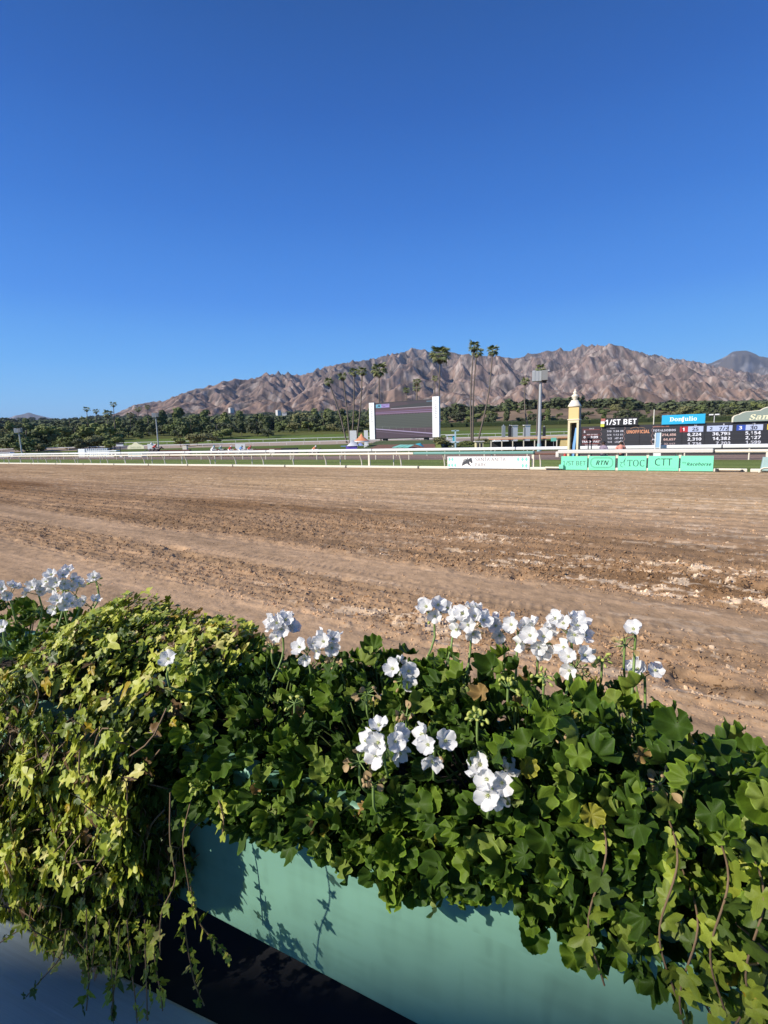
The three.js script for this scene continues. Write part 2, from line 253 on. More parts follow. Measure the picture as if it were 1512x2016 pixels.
    for (let q = 0; q < 3; q++) { c[q] = lerp(c[q], lo[q], low * .7); c[q] = lerp(c[q], sc[q], clamp(scrub * .85)); c[q] = lerp(c[q], ro[q], clamp(rock * (1 - .45 * scrub))); }
    return c;
  }, (p) => [p[0] / 900, (p[2] + p[1]) / 900]);
  const rockBump = noiseTex(512, (x, y) => { let s = 0, a = .5, f = 6; for (let k = 0; k < 6; k++) { s += a * (1 - Math.abs(2 * tnoise(x, y, f, 40 + k) - 1)); f *= 2; a *= .6; } return s * .8; });
  const rockTone = noiseTex(512, (x, y) => { const n = tnoise(x, y, 14, 51) * .3 + tnoise(x, y, 36, 52) * .4 + tnoise(x, y, 84, 53) * .3, k = .52 + .74 * sstep(.3, .7, n); return [k, k, k]; });
  struct('mountain_range', g, new THREE.MeshPhysicalMaterial({ specularIntensity: .1, vertexColors: true, roughness: 1, bumpMap: rockBump, bumpScale: 8, map: rockTone, side: THREE.DoubleSide }));
  // bluish ridges farther off at both ends
  const far = (name, x0, x1, z, prof, seed) => struct(name, gridGeo(260, 40, (a, b) => { const x = lerp(x0, x1, a), w = 1 - b, zz = z + 2600 * (1 - b) * 1.0; const px = 756 + 1000 * x / -z; const top = (864 - .025 * (px - 756) - prof(px)) / 1000 * -z * 1.0; const y = top * Math.pow(b, .8) + top * .5 * (1 - b) * b * 2 * fbm(x / 700 + seed, b * 4, 4) + b * top * .05 * fbm(x / 350, seed, 3); return [x * (zz / z), y, zz]; }, (a, b, p) => { const n = fbm(p[0] / 300, p[1] / 120 + p[2] / 300, 4), w = sstep(.22, .4, n) * .5; return [lerp(.095, .45, w), lerp(.085, .42, w), lerp(.078, .40, w)]; }), new THREE.MeshStandardMaterial({ vertexColors: true, roughness: 1, side: THREE.DoubleSide }));
  far('distant_ridge', 6000, 13500, -11500, (px) => pw([[1300, 760], [1360, 726], [1397, 714], [1428, 703], [1454, 700], [1480, 704], [1512, 708], [1700, 725], [2000, 760]], px), 3);
  far('distant_hill', -20500, -7000, -16500, (px) => pw([[-500, 850], [-60, 842], [10, 830], [40, 822], [75, 815], [100, 820], [135, 827], [180, 840], [330, 860]], px), 8);
}
// ------------------------------------------------------------------ grandstand behind the spectator: its roof shades the apron
{
  const t = thing('grandstand', 'long roofed grandstand canopy on columns standing behind the spectator', 'grandstand', new V3(-1.81, 0, 10.72), -.12);
  part('roof', box(170, .4, 13, 0, 14.3, 6.5), M.white, t);
  for (let k = 0; k < 9; k++) part('column', box(.6, 14.1, .6, -76 + k * 20, 7.05, 9), M.offwhite, t);
}
// ------------------------------------------------------------------ rails
const railPost = tube([new V3(0, 0, -.28), new V3(0, .12, -.27), new V3(0, .55, -.19), new V3(0, .84, -.04), new V3(0, .93, .0)], .045, 12, 8);
{
  const t = thing('rail_fence', 'cream inner rail of the dirt track with curved posts and padded covers', 'rail fence', RF(0, 30.75), RT);
  const pipe = (u0, u1, r, y) => new THREE.CylinderGeometry(r, r, Math.abs(u1 - u0), 12).rotateZ(Math.PI / 2).translate(-(u0 + u1) / 2, y, 0);
  for (let u = 16.95; u < 150; u += 13.4) part('top_rail', pipe(u, u + 13.3, .085, 1.0), M.cream, t);
  part('top_rail', pipe(7.2, 8.7, .05, .93), M.brown, t); part('top_rail', pipe(-.4, -9, .085, 1.02), M.cream, t);
  part('teal_cover', rbox(8.2, .17, .34, .05, -12.78, 1.02, 0), M.teal, t).userData.label = 'teal padded rail cover';
  part('white_cover', rbox(7.6, .21, .5, .05, -3.46, 1.055, .0), M.offwhite, t).userData.label = 'wide white rail cover above the green signs';
  for (let k = -2; k < 42; k++) if (!(k >= 1 && k < 0)) part('post', railPost, M.cream, t, -(8.0 + 3.36 * k + (k === 0 ? .37 : 0)), 0, 0);
  for (let k = 0; k < 20; k++) { const u = 19.0 + 4.8 * k; part('brace_post', cyl(.035, .035, .9, 0, 0, 0, 8), M.cream, t, -u, 0, -.75); }
  for (const u of [20.6, 8.75, 5.58, 4.11, 2.6, 1.1, -2.55]) part('square_post', box(.13, .95, .1, 0, .475, 0), M.cream, t, -u, 0, .02);
  part('end_bracket', rbox(.2, .34, .3, .05, -7.3, .9, .05), M.offwhite, t);
  const ks = thing('kerb', null, null, RF(0, 30.62), RT); ks.userData.kind = 'structure';
  for (let u = -14; u < 150; u += 6.1) { if (u > -1.5 && u < 7) { } part('kerb_piece', rbox(5.98, .17, .26, .04, 0, .075, 0), M.cream, ks, -u - 3, 0, 0); }
}
{
  const t = thing('rail_fence', 'white rail of the turf course running behind the first rail', 'rail fence', RF(0, 43.9), RT);
  for (let u = -16; u < 190; u += 15) part('top_rail', rbox(14.94, .27, .3, .07, 0, .93, 0), M.white, t, -u - 7.5, 0, 0);
  for (let k = 0; k < 50; k++) part('post', cyl(.05, .05, .85, 0, 0, 0, 8), M.cream, t, -(-14.3 + 3.9 * k), -.03, 0);
  const s = thing('rail_fence', 'far low white rail along the infield training track', 'rail fence', RF(0, 58), RT);
  for (let u = 11.5; u < 210; u += 18) part('top_rail', rbox(17.9, .16, .2, .05, 0, .52, 0), M.white, s, -u - 9, 0, 0);
  for (let k = 0; k < 44; k++) part('post', cyl(.05, .05, 1.0, 0, -.5, 0, 6), M.cream, s, -(12 + 4.5 * k), 0, 0);
}
// backstretch rails far behind
for (const [d, y, lab] of [[204, 1.15, 'nearer white rail of the backstretch in front of the pale track'], [250, 1.3, 'farther white rail of the backstretch below the green rise']]) {
  const t = thing('rail_fence', lab, 'rail fence', new V3(0, 0, -d));
  for (let x = -260; x < 260; x += 20) { const y0 = gy(x + 10, -d); part('top_rail', box(19.9, .22, .2), M.white, t, x + 10, y0 + y, 0); for (let k = 0; k < 3; k++) part('post', cyl(.06, .06, y, 0, 0, 0, 5), M.white, t, x + 2 + k * 6.6, gy(x, -d), 0); }
}
// ------------------------------------------------------------------ banners and signs on the first rail
function board(name, label, cat, u0, u1, y0, y1, v, draw, px = 160, group) {
  const w = Math.abs(u1 - u0), h = y1 - y0, cw = Math.min(1400, Math.round(w * px)), ch = Math.round(cw * h / w);
  const t = thing(name, label, cat, RF((u0 + u1) / 2, v, y0), RT, group);
  const tex = canvas(cw, ch, draw), m = new THREE.MeshStandardMaterial({ map: tex, roughness: .6, side: THREE.DoubleSide });
  return [t, w, h, m];
}
const F = (x, txt, font, cx, cy, w, col = '#1f2a28', align = 'center') => { x.font = font; x.fillStyle = col; x.textAlign = align; x.textBaseline = 'middle'; x.fillText(txt, cx, cy, w); };
{
  const [t, w, h, m] = board('rail_banner', 'long white racetrack banner with dark horse emblem and mint diamonds', 'banner', 14.26, 8.88, .05, .8, 30.47, (x, W, H) => {
    x.fillStyle = '#f3f2ee'; x.fillRect(0, 0, W, H);
    const dia = (cx, cy) => { x.fillStyle = '#86dcc2'; x.beginPath(); x.moveTo(cx, cy - H * .2); x.lineTo(cx + W * .017, cy); x.lineTo(cx, cy + H * .2); x.lineTo(cx - W * .017, cy); x.fill(); };
    for (const c of [.028, .066]) dia(W * c, H * .24); for (const c of [.022, .062, .103]) dia(W * c, H * .75);
    for (const c of [.872, .922, .965]) dia(W * c, H * .24); for (const c of [.925, .965]) dia(W * c, H * .75);
    x.fillStyle = '#43464b';
    const tri = (p) => { x.beginPath(); p.forEach(([a, b], i) => x[i ? 'lineTo' : 'moveTo'](W * a, H * b)); x.fill(); };
    tri([[.18, .8], [.215, .2], [.222, .16], [.205, .52]]); tri([[.185, .8], [.228, .22], [.246, .14], [.21, .6]]); tri([[.185, .82], [.235, .32], [.262, .12], [.272, .14], [.25, .42], [.215, .7]]);
    x.beginPath(); x.moveTo(W * .183, H * .84); x.quadraticCurveTo(W * .235, H * .5, W * .262, H * .28); x.quadraticCurveTo(W * .29, H * .1, W * .318, H * .12); x.lineTo(W * .313, H * .2); x.quadraticCurveTo(W * .328, H * .36, W * .322, H * .56); x.lineTo(W * .31, H * .58); x.quadraticCurveTo(W * .3, H * .44, W * .285, H * .44); x.quadraticCurveTo(W * .28, H * .66, W * .318, H * .82); x.quadraticCurveTo(W * .27, H * .74, W * .258, H * .6); x.quadraticCurveTo(W * .225, H * .66, W * .183, H * .84); x.fill();
    F(x, 'SANTA ANITA', Math.round(H * .44) + 'px sans-serif', W * .355, H * .25, W * .44, '#55565a', 'left'); F(x, 'PARK', Math.round(H * .42) + 'px sans-serif', W * .355, H * .7, W * .17, '#55565a', 'left');
  }, 220);
  part('banner_face', box(w, h, .012, 0, h / 2, .006), m, t);
  part('banner_backing', box(w * .997, h * .98, .03, 0, h / 2, -.02), M.white, t);
  part('foot_pipe', new THREE.CylinderGeometry(.03, .03, w * .95, 8).rotateZ(Math.PI / 2).translate(0, -.02, 0), M.dark, t);
}
const greenSign = (u0, u1, label, draw) => {
  const [t, w, h, m] = board('rail_sign', label, 'sign', u0, u1, .03, .8, 30.47, (x, W, H) => { x.fillStyle = '#7fe9bd'; x.fillRect(0, 0, W, H); draw(x, W, H); }, 330, 'mint green sponsor signs on the rail');
  part('sign_face', box(w, h, .012, 0, h / 2, .008), m, t); part('sign_backing', rbox(w, h, .05, .015, 0, h / 2, -.026), M.mint, t);
};
greenSign(7.04, 5.62, 'mint green rail sign reading 1/ST BET below the white cover', (x, W, H) => F(x, '1/ST BET', '300 ' + Math.round(H * .44) + 'px sans-serif', W / 2, H * .52, W * .9, '#3f5b52'));
greenSign(5.54, 4.17, 'mint green rail sign reading RTN inside an oval outline', (x, W, H) => {
  x.strokeStyle = '#1c4439'; x.lineWidth = H * .018; for (const k of [0, .045]) { const a = W * (.07 + k * .6), b = H * (.1 + k * 1.2), r = H * (.32 - k); x.beginPath(); x.roundRect ? x.roundRect(a, b, W - 2 * a, H * .84 - 2 * b + H * .1, r) : x.rect(a, b, W - 2 * a, H * .74); x.stroke(); }
  F(x, 'RTN', 'italic bold ' + Math.round(H * .44) + 'px sans-serif', W / 2, H * .48, W * .6, '#173c33'); x.fillStyle = '#2f7a64'; x.fillRect(W * .05, H * .9, W * .9, H * .012);
});
greenSign(4.03, 2.64, 'mint green rail sign reading TOC in serif letters with a horse outline', (x, W, H) => {
  F(x, 'TOC', Math.round(H * .62) + 'px serif', W * .64, H * .5, W * .62, '#2b5a50'); x.strokeStyle = '#2c5c51'; x.lineWidth = H * .03; x.beginPath(); x.moveTo(W * .08, H * .42); x.quadraticCurveTo(W * .15, H * .5, W * .2, H * .42); x.lineTo(W * .26, H * .2); x.lineTo(W * .24, H * .36); x.quadraticCurveTo(W * .2, H * .55, W * .26, H * .66); x.moveTo(W * .13, H * .48); x.quadraticCurveTo(W * .06, H * .8, W * .2, H * .76); x.stroke();
});
greenSign(2.55, 1.14, 'mint green rail sign reading CTT with a thin line of text', (x, W, H) => { F(x, 'CTT', Math.round(H * .66) + 'px sans-serif', W * .5, H * .42, W * .82, '#1d4a3e'); x.fillStyle = '#5fbf9c'; for (let k = 0; k < 22; k++) x.fillRect(W * (.08 + k * .039), H * .82, W * (.018 + .012 * hash2(k, 3)), H * .035); });
greenSign(1.06, -.37, 'mint green rail sign reading myRacehorse, nearest the right end', (x, W, H) => { F(x, 'my', 'italic ' + Math.round(H * .2) + 'px sans-serif', W * .11, H * .44, W * .14, '#1f5346'); F(x, 'Racehorse', 'italic bold ' + Math.round(H * .28) + 'px sans-serif', W * .56, H * .55, W * .76, '#1a473c'); });
{ // small things beside the signs
  const t = thing('rail_footing', 'short cream pipe bracket lying on the kerb right of the signs', 'pipe bracket', RF(-1.05, 30.4), RT);
  part('bar', new THREE.CapsuleGeometry(.06, .95, 4, 8).rotateZ(Math.PI / 2).translate(0, .12, 0), M.cream, t); part('stopper', cyl(.09, .09, .16, -.5, 0, 0, 10), M.dark, t); part('stopper', cyl(.07, .07, .12, .5, 0, 0, 10), M.dark, t);
  const t2 = thing('rail_footing', 'short cream pipe bracket lying on the kerb left of the 1/ST BET sign', 'pipe bracket', RF(7.5, 30.4), RT);
  part('bar', new THREE.CapsuleGeometry(.06, .8, 4, 8).rotateZ(Math.PI / 2).translate(0, .14, 0), M.cream, t2); part('block', rbox(.26, .25, .25, .03, .5, .2, 0), M.mint, t2); part('stopper', box(.7, .07, .2, 0, .035, 0), M.dark, t2);
  const b = thing('canvas_bin', 'pale teal canvas bag in a cream frame at the right edge', 'canvas bag', RF(-2.75, 30.4), RT);
  const sh = new THREE.Shape(); sh.moveTo(-.42, .12); sh.lineTo(.5, .1); sh.lineTo(.46, .72); sh.quadraticCurveTo(.2, .66, .05, .74); sh.quadraticCurveTo(-.1, .64, -.36, .7); sh.closePath();
  part('bag', new THREE.ExtrudeGeometry(sh, { depth: .34, bevelEnabled: true, bevelSize: .04, bevelThickness: .04, bevelSegments: 2 }).translate(0, 0, -.2), mat(.36, .52, .50, .8), b);
  part('frame', mergeGeometries([tube([new V3(-.52, .0, .2), new V3(-.42, .2, .2), new V3(.55, .16, .2)], .03), tube([new V3(-.1, .68, 0), new V3(-.02, .95, 0), new V3(.1, .72, 0)], .02)]), M.cream, b);
}
// ------------------------------------------------------------------ finish post
{
  const p = RF(6.75, 32.25), t = thing('finish_post', 'tall yellow and cream finish post with an urn finial and an open slot', 'finish post', p, RT);
  const lc = mat(.74, .66, .42, .55);
  for (const x of [-.25, .25]) part('jamb', box(.12, 2.72, .52, x, 1.36, 0), lc, t);
  part('back_panel', box(.38, 2.72, .03, 0, 1.36, -.22), M.dark, t);
  part('lintel', box(.62, .16, .54, 0, 2.8, 0), lc, t); part('cornice', rbox(.7, .06, .62, .02, 0, 2.91, 0), M.cream, t);
  part('upper_block', box(.58, .72, .5, 0, 3.3, 0), M.yellow, t); part('side_plate', box(.02, 3.6, .44, .322, 1.8, 0), mat(.20, .19, .17, .6), t);
  part('cap', new THREE.LatheGeometry([[.44, 0], [.46, .04], [.44, .08], [.40, .13], [.27, .33], [.25, .38], [.16, .40]].map((q) => new THREE.Vector2(...q)), 4).rotateY(Math.PI / 4).translate(0, 3.66, 0), M.cream, t);
  part('finial', new THREE.LatheGeometry([[.0, 0], [.13, .0], [.11, .07], [.19, .2], [.21, .27], [.15, .33], [.08, .38], [.11, .43], [.12, .47], [.06, .54], [.035, .58], [.05, .62], [0, .68]].map((q) => new THREE.Vector2(...q)), 18).translate(0, 4.03, 0), M.cream, t);
  part('leaning_mirror', new THREE.ExtrudeGeometry(new THREE.Shape([[-.19, .4], [.02, .4], [.19, 2.42], [.08, 2.42]].map((q) => new THREE.Vector2(...q))), { depth: .04, bevelEnabled: false }), M.blue, t).userData.label = 'pale blue slanted glass plate in the slot';
  const c = thing('traffic_cone', 'small red cone standing left of the finish post', 'cone', RF(7.45, 33.2, .62)); part('cone_body', cyl(.12, .03, .42), M.red, c); part('cone_base', box(.3, .04, .3, 0, .02, 0), M.red, c);
  const s = thing('camera_stand', 'thin dark camera stand behind the white cover', 'stand', RF(6.05, 33.4), RT); part('pole', cyl(.03, .03, 1.75, -.08, 0, 0, 8), M.dark, s); part('pole', cyl(.03, .03, 1.7, .1, 0, 0, 8), M.dark, s); part('head', box(.28, .12, .12, 0, 1.72, 0), M.dark, s);
  const bl = thing('glass_marker', 'small upright white-edged blue panel in front of the tote board', 'panel', RF(3.05, 43.2), RT); for (const x of [-.17, .17]) part('edge', box(.07, 1.5, .1, x, 1.25, 0), M.white, bl); part('pane', box(.28, 1.1, .04, 0, 1.45, 0), mat(.32, .5, .68, .4), bl); part('foot', box(.5, .5, .2, 0, .25, 0), M.white, bl);
}
// ------------------------------------------------------------------ tote board
{
  const v = 55, uL = uOf(1145, v, 855), uR = uL - 24, W = 2048, Hh = 256, yb = .1, yt = 2.72;
  const cx = (px, py = 855) => (uL - uOf(px, v, py)) / 24 * W, cy = (px, py) => (yt - onV(px, py, v).y) / (yt - yb) * Hh;
  const tex = canvas(W, Hh, (x) => {
    x.fillStyle = '#2b2c31'; x.fillRect(0, 0, W, Hh);
    x.fillStyle = '#3a3b41'; for (const py of [848, 857, 866, 873]) x.fillRect(0, cy(1200, py + 2), W, 2);
    const tx = (s, px, py, size, col, al = 'center', w) => F(x, s, 'bold ' + size + 'px sans-serif', cx(px, py), cy(px, py), w || 400, col, al);
    // left column: race, minutes to post, track
    x.fillStyle = '#3c2a2c'; x.fillRect(0, 6, cx(1182), 250); x.fillStyle = '#8c3f38'; for (const py of [845.5, 856, 866, 873]) x.fillRect(cx(1147), cy(1165, py), cx(1181) - cx(1147), 5);
    tx('RACE', 1165, 844, 16, '#c9c4c4'); tx('S', 1151, 850, 30, '#e9e9ee'); tx('MIN TO POST', 1166, 855.5, 14, '#d9d3d3'); tx('0', 1151, 861, 30, '#f0f0f4'); tx('3:09', 1170, 860.5, 32, '#f4f4f8'); tx('TRACK  FAST', 1164, 869.5, 26, '#f1eded'); tx('TURF FIRM', 1164, 876.5, 20, '#c9c2c2');
    for (const px of [1183, 1229, 1284]) { x.strokeStyle = '#8a6c66'; x.lineWidth = 4; x.beginPath(); for (let k = 0; k < 60; k++) x[k ? 'lineTo' : 'moveTo'](cx(px) + 6 * Math.sin(k * .5), 10 + k * 4); x.stroke(); }
    tx('TIMES', 1206, 843.5, 14, '#a5a5aa'); tx('7/0  1:24.28', 1211, 849, 24, '#d0d0d8'); tx('3/4  1:12.81', 1211, 856, 24, '#c0c0c8'); tx('1/2   :47.41', 1211, 863, 24, '#d0d0d8'); tx('1/4   :23.22', 1211, 870, 24, '#c4c4cc');
    x.strokeStyle = '#b98d63'; x.lineWidth = 3; x.beginPath(); x.moveTo(cx(1240), cy(1255, 844)); x.quadraticCurveTo(cx(1252), cy(1255, 838), cx(1256), cy(1255, 843)); x.quadraticCurveTo(cx(1262), cy(1255, 840), cx(1270), cy(1255, 844)); x.stroke();
    tx('UNOFFICIAL', 1256, 850, 42, '#f0a273', 'center', cx(1279) - cx(1233));
    tx('MORNING LINE', 1302, 839.5, 15, '#d0856a'); tx('TOTALS', 1298, 847.5, 26, '#d9d9e2'); tx('ODDS', 1321, 847, 26, '#d9d9e2'); tx('WIN', 1294, 857, 24, '#dcdce4'); tx('214,456', 1317, 856, 28, '#e3bcae'); tx('PLACE', 1293, 865.5, 22, '#dcdce4'); tx('64,657', 1318, 865, 28, '#dfb8ac'); tx('SHOW', 1293, 874.5, 22, '#c4c4cc'); tx('32,117', 1318, 874, 26, '#b7a09c');
    const col = (px0, px1, pxm, no, nc, bg, odds, ml, rows, dy) => {
      const a = cy(px0, 840 + dy), b = cy(px0, 851 + dy); x.fillStyle = bg; x.fillRect(cx(px0), a, cx(pxm) - cx(px0), b - a); x.fillStyle = '#b9c4e0'; x.fillRect(cx(pxm), a, cx(px1) - cx(pxm), b - a);
      tx(no, (px0 + pxm) / 2, 845.5 + dy, 40, nc); tx(odds, (pxm + px1) / 2, 845.5 + dy, 42, '#14161c'); tx(ml, (pxm + px1) / 2, 837 + dy, 18, '#e3e3e8'); rows.forEach((s, k) => tx(s, px1 - 3, 855 + k * 9.3 + dy, 38, k < 2 ? '#f4f4f8' : '#cfcfd6', 'right'));
    };
    col(1338, 1384, 1354, '1', '#fff', '#b33038', '25', '12', ['6,224', '2,310', '1,736'], 0); col(1391, 1441, 1409, '2', '#14161c', '#b9c4e0', '7/2', '8', ['36,795', '14,382', '7,200'], -1.5); col(1449, 1501, 1467, '3', '#fff', '#2f4fa6', '30', '10', ['5,154', '2,127', '1,599'], -3.2); col(1509, 1560, 1527, '4', '#14161c', '#e5c63c', '15', '10', ['4,880', '1,940', '1,320'], -5);
  });
  const t = thing('tote_board', 'long dark electronic tote board showing odds and race times', 'tote board', RF(uL - 12, v, 0), RT);
  part('display', box(24, yt - yb, .03, 0, (yt + yb) / 2, .02), [M.dark, M.dark, M.dark, M.dark, new THREE.MeshStandardMaterial({ map: tex, roughness: .55 }), M.dark], t);
  part('cabinet', box(24.3, yt + .05 + .5, .9, 0, (yt - .45) / 2, -.46), M.dark, t); part('end_panel', box(.16, 3.1, .9, -12.25, 1.0, -.4), M.dark, t);
  for (let k = 0; k < 14; k++) part('joint', box(.03, yt - yb, .02, -12 + k * 1.77, (yt + yb) / 2, .045), M.black, t);
  const signOn = (name, label, u0, u1, y0, y1, draw, bg, extra) => { const [g, w, h, m] = board(name, label, 'sign', u0, u1, y0, y1, v - .1, (x, W, H) => { x.fillStyle = bg; x.fillRect(0, 0, W, H); draw(x, W, H); }, 200); part('sign_face', box(w, h, .012, 0, h / 2, .1), m, g); part('sign_case', box(w + .06, h + .06, .16, 0, h / 2, 0), extra, g); return g; };
  { // channel letters over the board
    const [g, w, h] = board('letter_sign', 'white 1/ST BET letters on a dark panel above the tote board', 'sign', uOf(1190, v, 830), uOf(1256, v, 830), 2.75, 3.5, v - .2, (x, W, H) => { x.fillStyle = '#202226'; x.fillRect(0, 0, W, H); }, 60);
    const tm = new THREE.MeshStandardMaterial({ roughness: .6, map: canvas(640, 160, (x, W, H) => { x.fillStyle = '#1d1f22'; x.fillRect(0, 0, W, H); F(x, '1/ST BET', 'bold 150px sans-serif', W / 2, H * .53, W * .96, '#ffffff'); }) });
    part('letter_panel', box(w, h, .02, 0, h / 2, .02), tm, g); part('panel_case', box(w + .05, h + .04, .2, 0, h / 2 - .01, -.1), M.dark, g);
    const fl = thing('signal_flag', 'small red, white and yellow signal panel left of the 1/ST BET letters', 'panel', RF(uOf(1187.5, v, 832), v - .25, 2.7), RT); part('red_panel', box(.4, .26, .08, .03, .66, 0), mat(.45, .16, .13), fl); part('white_panel', box(.36, .24, .08, 0, .4, 0), M.white, fl); part('yellow_panel', box(.34, .28, .08, -.02, .13, 0), mat(.62, .66, .08), fl);
  }
  signOn('sponsor_sign', 'bright blue sign reading DonJulio on top of the tote board', uOf(1304, v, 826), uOf(1388, v, 824), 2.74, 3.55, (x, W, H) => { F(x, 'DonJulio', 'bold ' + Math.round(H * .62) + 'px serif', W / 2, H * .46, W * .7, '#ffffff'); x.fillStyle = '#fff'; x.fillRect(W * .475, H * .3, W * .03, H * .5); }, '#21b0e0', mat(.05, .45, .68, .5));
  crest('crest_sign', 'grey green crest sign with cream border and script lettering on the tote board', RF(uOf(1440, v, 830) - 3.4, v - .15, 2.74), 6.8, 1.45, RT, 'Santa Anita');
  const pl = thing('flag_pole', 'thin cream pole rising behind the tote board', 'pole', RF(uOf(1287.5, 60, 820), 60)); part('pole', cyl(.07, .05, 4.35, 0, 0, 0, 8), M.cream, pl);
  const fx = thing('roof_lamp', 'small white twin floodlight on the tote board top', 'floodlight', RF(uOf(1407, v, 815), v + .6, 2.7), RT); part('stem', cyl(.03, .03, .7, 0, 0, 0, 6), M.white, fx); for (const x of [-.25, .2]) part('lamp_head', rbox(.36, .12, .2, .03, x, .78, 0), M.white, fx);
}
function crest(name, label, p, w, h, turn, txt, bg = '#8d9a8e', fg = '#f6edc0') {
  const t = thing(name, label, 'sign', p, turn), o = (k) => { const s = new THREE.Shape(), a = w / 2 * k, b = h * (k === 1 ? 1 : .93); s.moveTo(-a, 0); s.lineTo(-a, b * .26); s.quadraticCurveTo(-a * .98, b * .42, -a * .86, b * .46); s.quadraticCurveTo(-a * .8, b * .62, -a * .64, b * .62); s.lineTo(-a * .42, b * .66); s.quadraticCurveTo(-a * .36, b * .82, -a * .2, b * .86); s.quadraticCurveTo(-a * .1, b, 0, b); s.quadraticCurveTo(a * .1, b, a * .2, b * .86); s.quadraticCurveTo(a * .36, b * .82, a * .42, b * .66); s.lineTo(a * .64, b * .62); s.quadraticCurveTo(a * .8, b * .62, a * .86, b * .46); s.quadraticCurveTo(a * .98, b * .42, a, b * .26); s.lineTo(a, 0); s.closePath(); return s; };
  part('border', new THREE.ExtrudeGeometry(o(1), { depth: .1, bevelEnabled: false }), M.cream, t);
  const tex = canvas(1024, 256, (x, W, H) => { x.fillStyle = bg; x.fillRect(0, 0, W, H); F(x, txt, 'italic bold 112px serif', W / 2, H * .74, W * .82, fg); });
  const g = new THREE.ExtrudeGeometry(o(.965), { depth: .03, bevelEnabled: false }).translate(0, .02, .1), ps = g.attributes.position, uv = g.attributes.uv; for (let i = 0; i < ps.count; i++) uv.setXY(i, ps.getX(i) / w + .5, ps.getY(i) / h);
  part('panel', g, new THREE.MeshStandardMaterial({ map: tex, roughness: .6 }), t); return t;
}
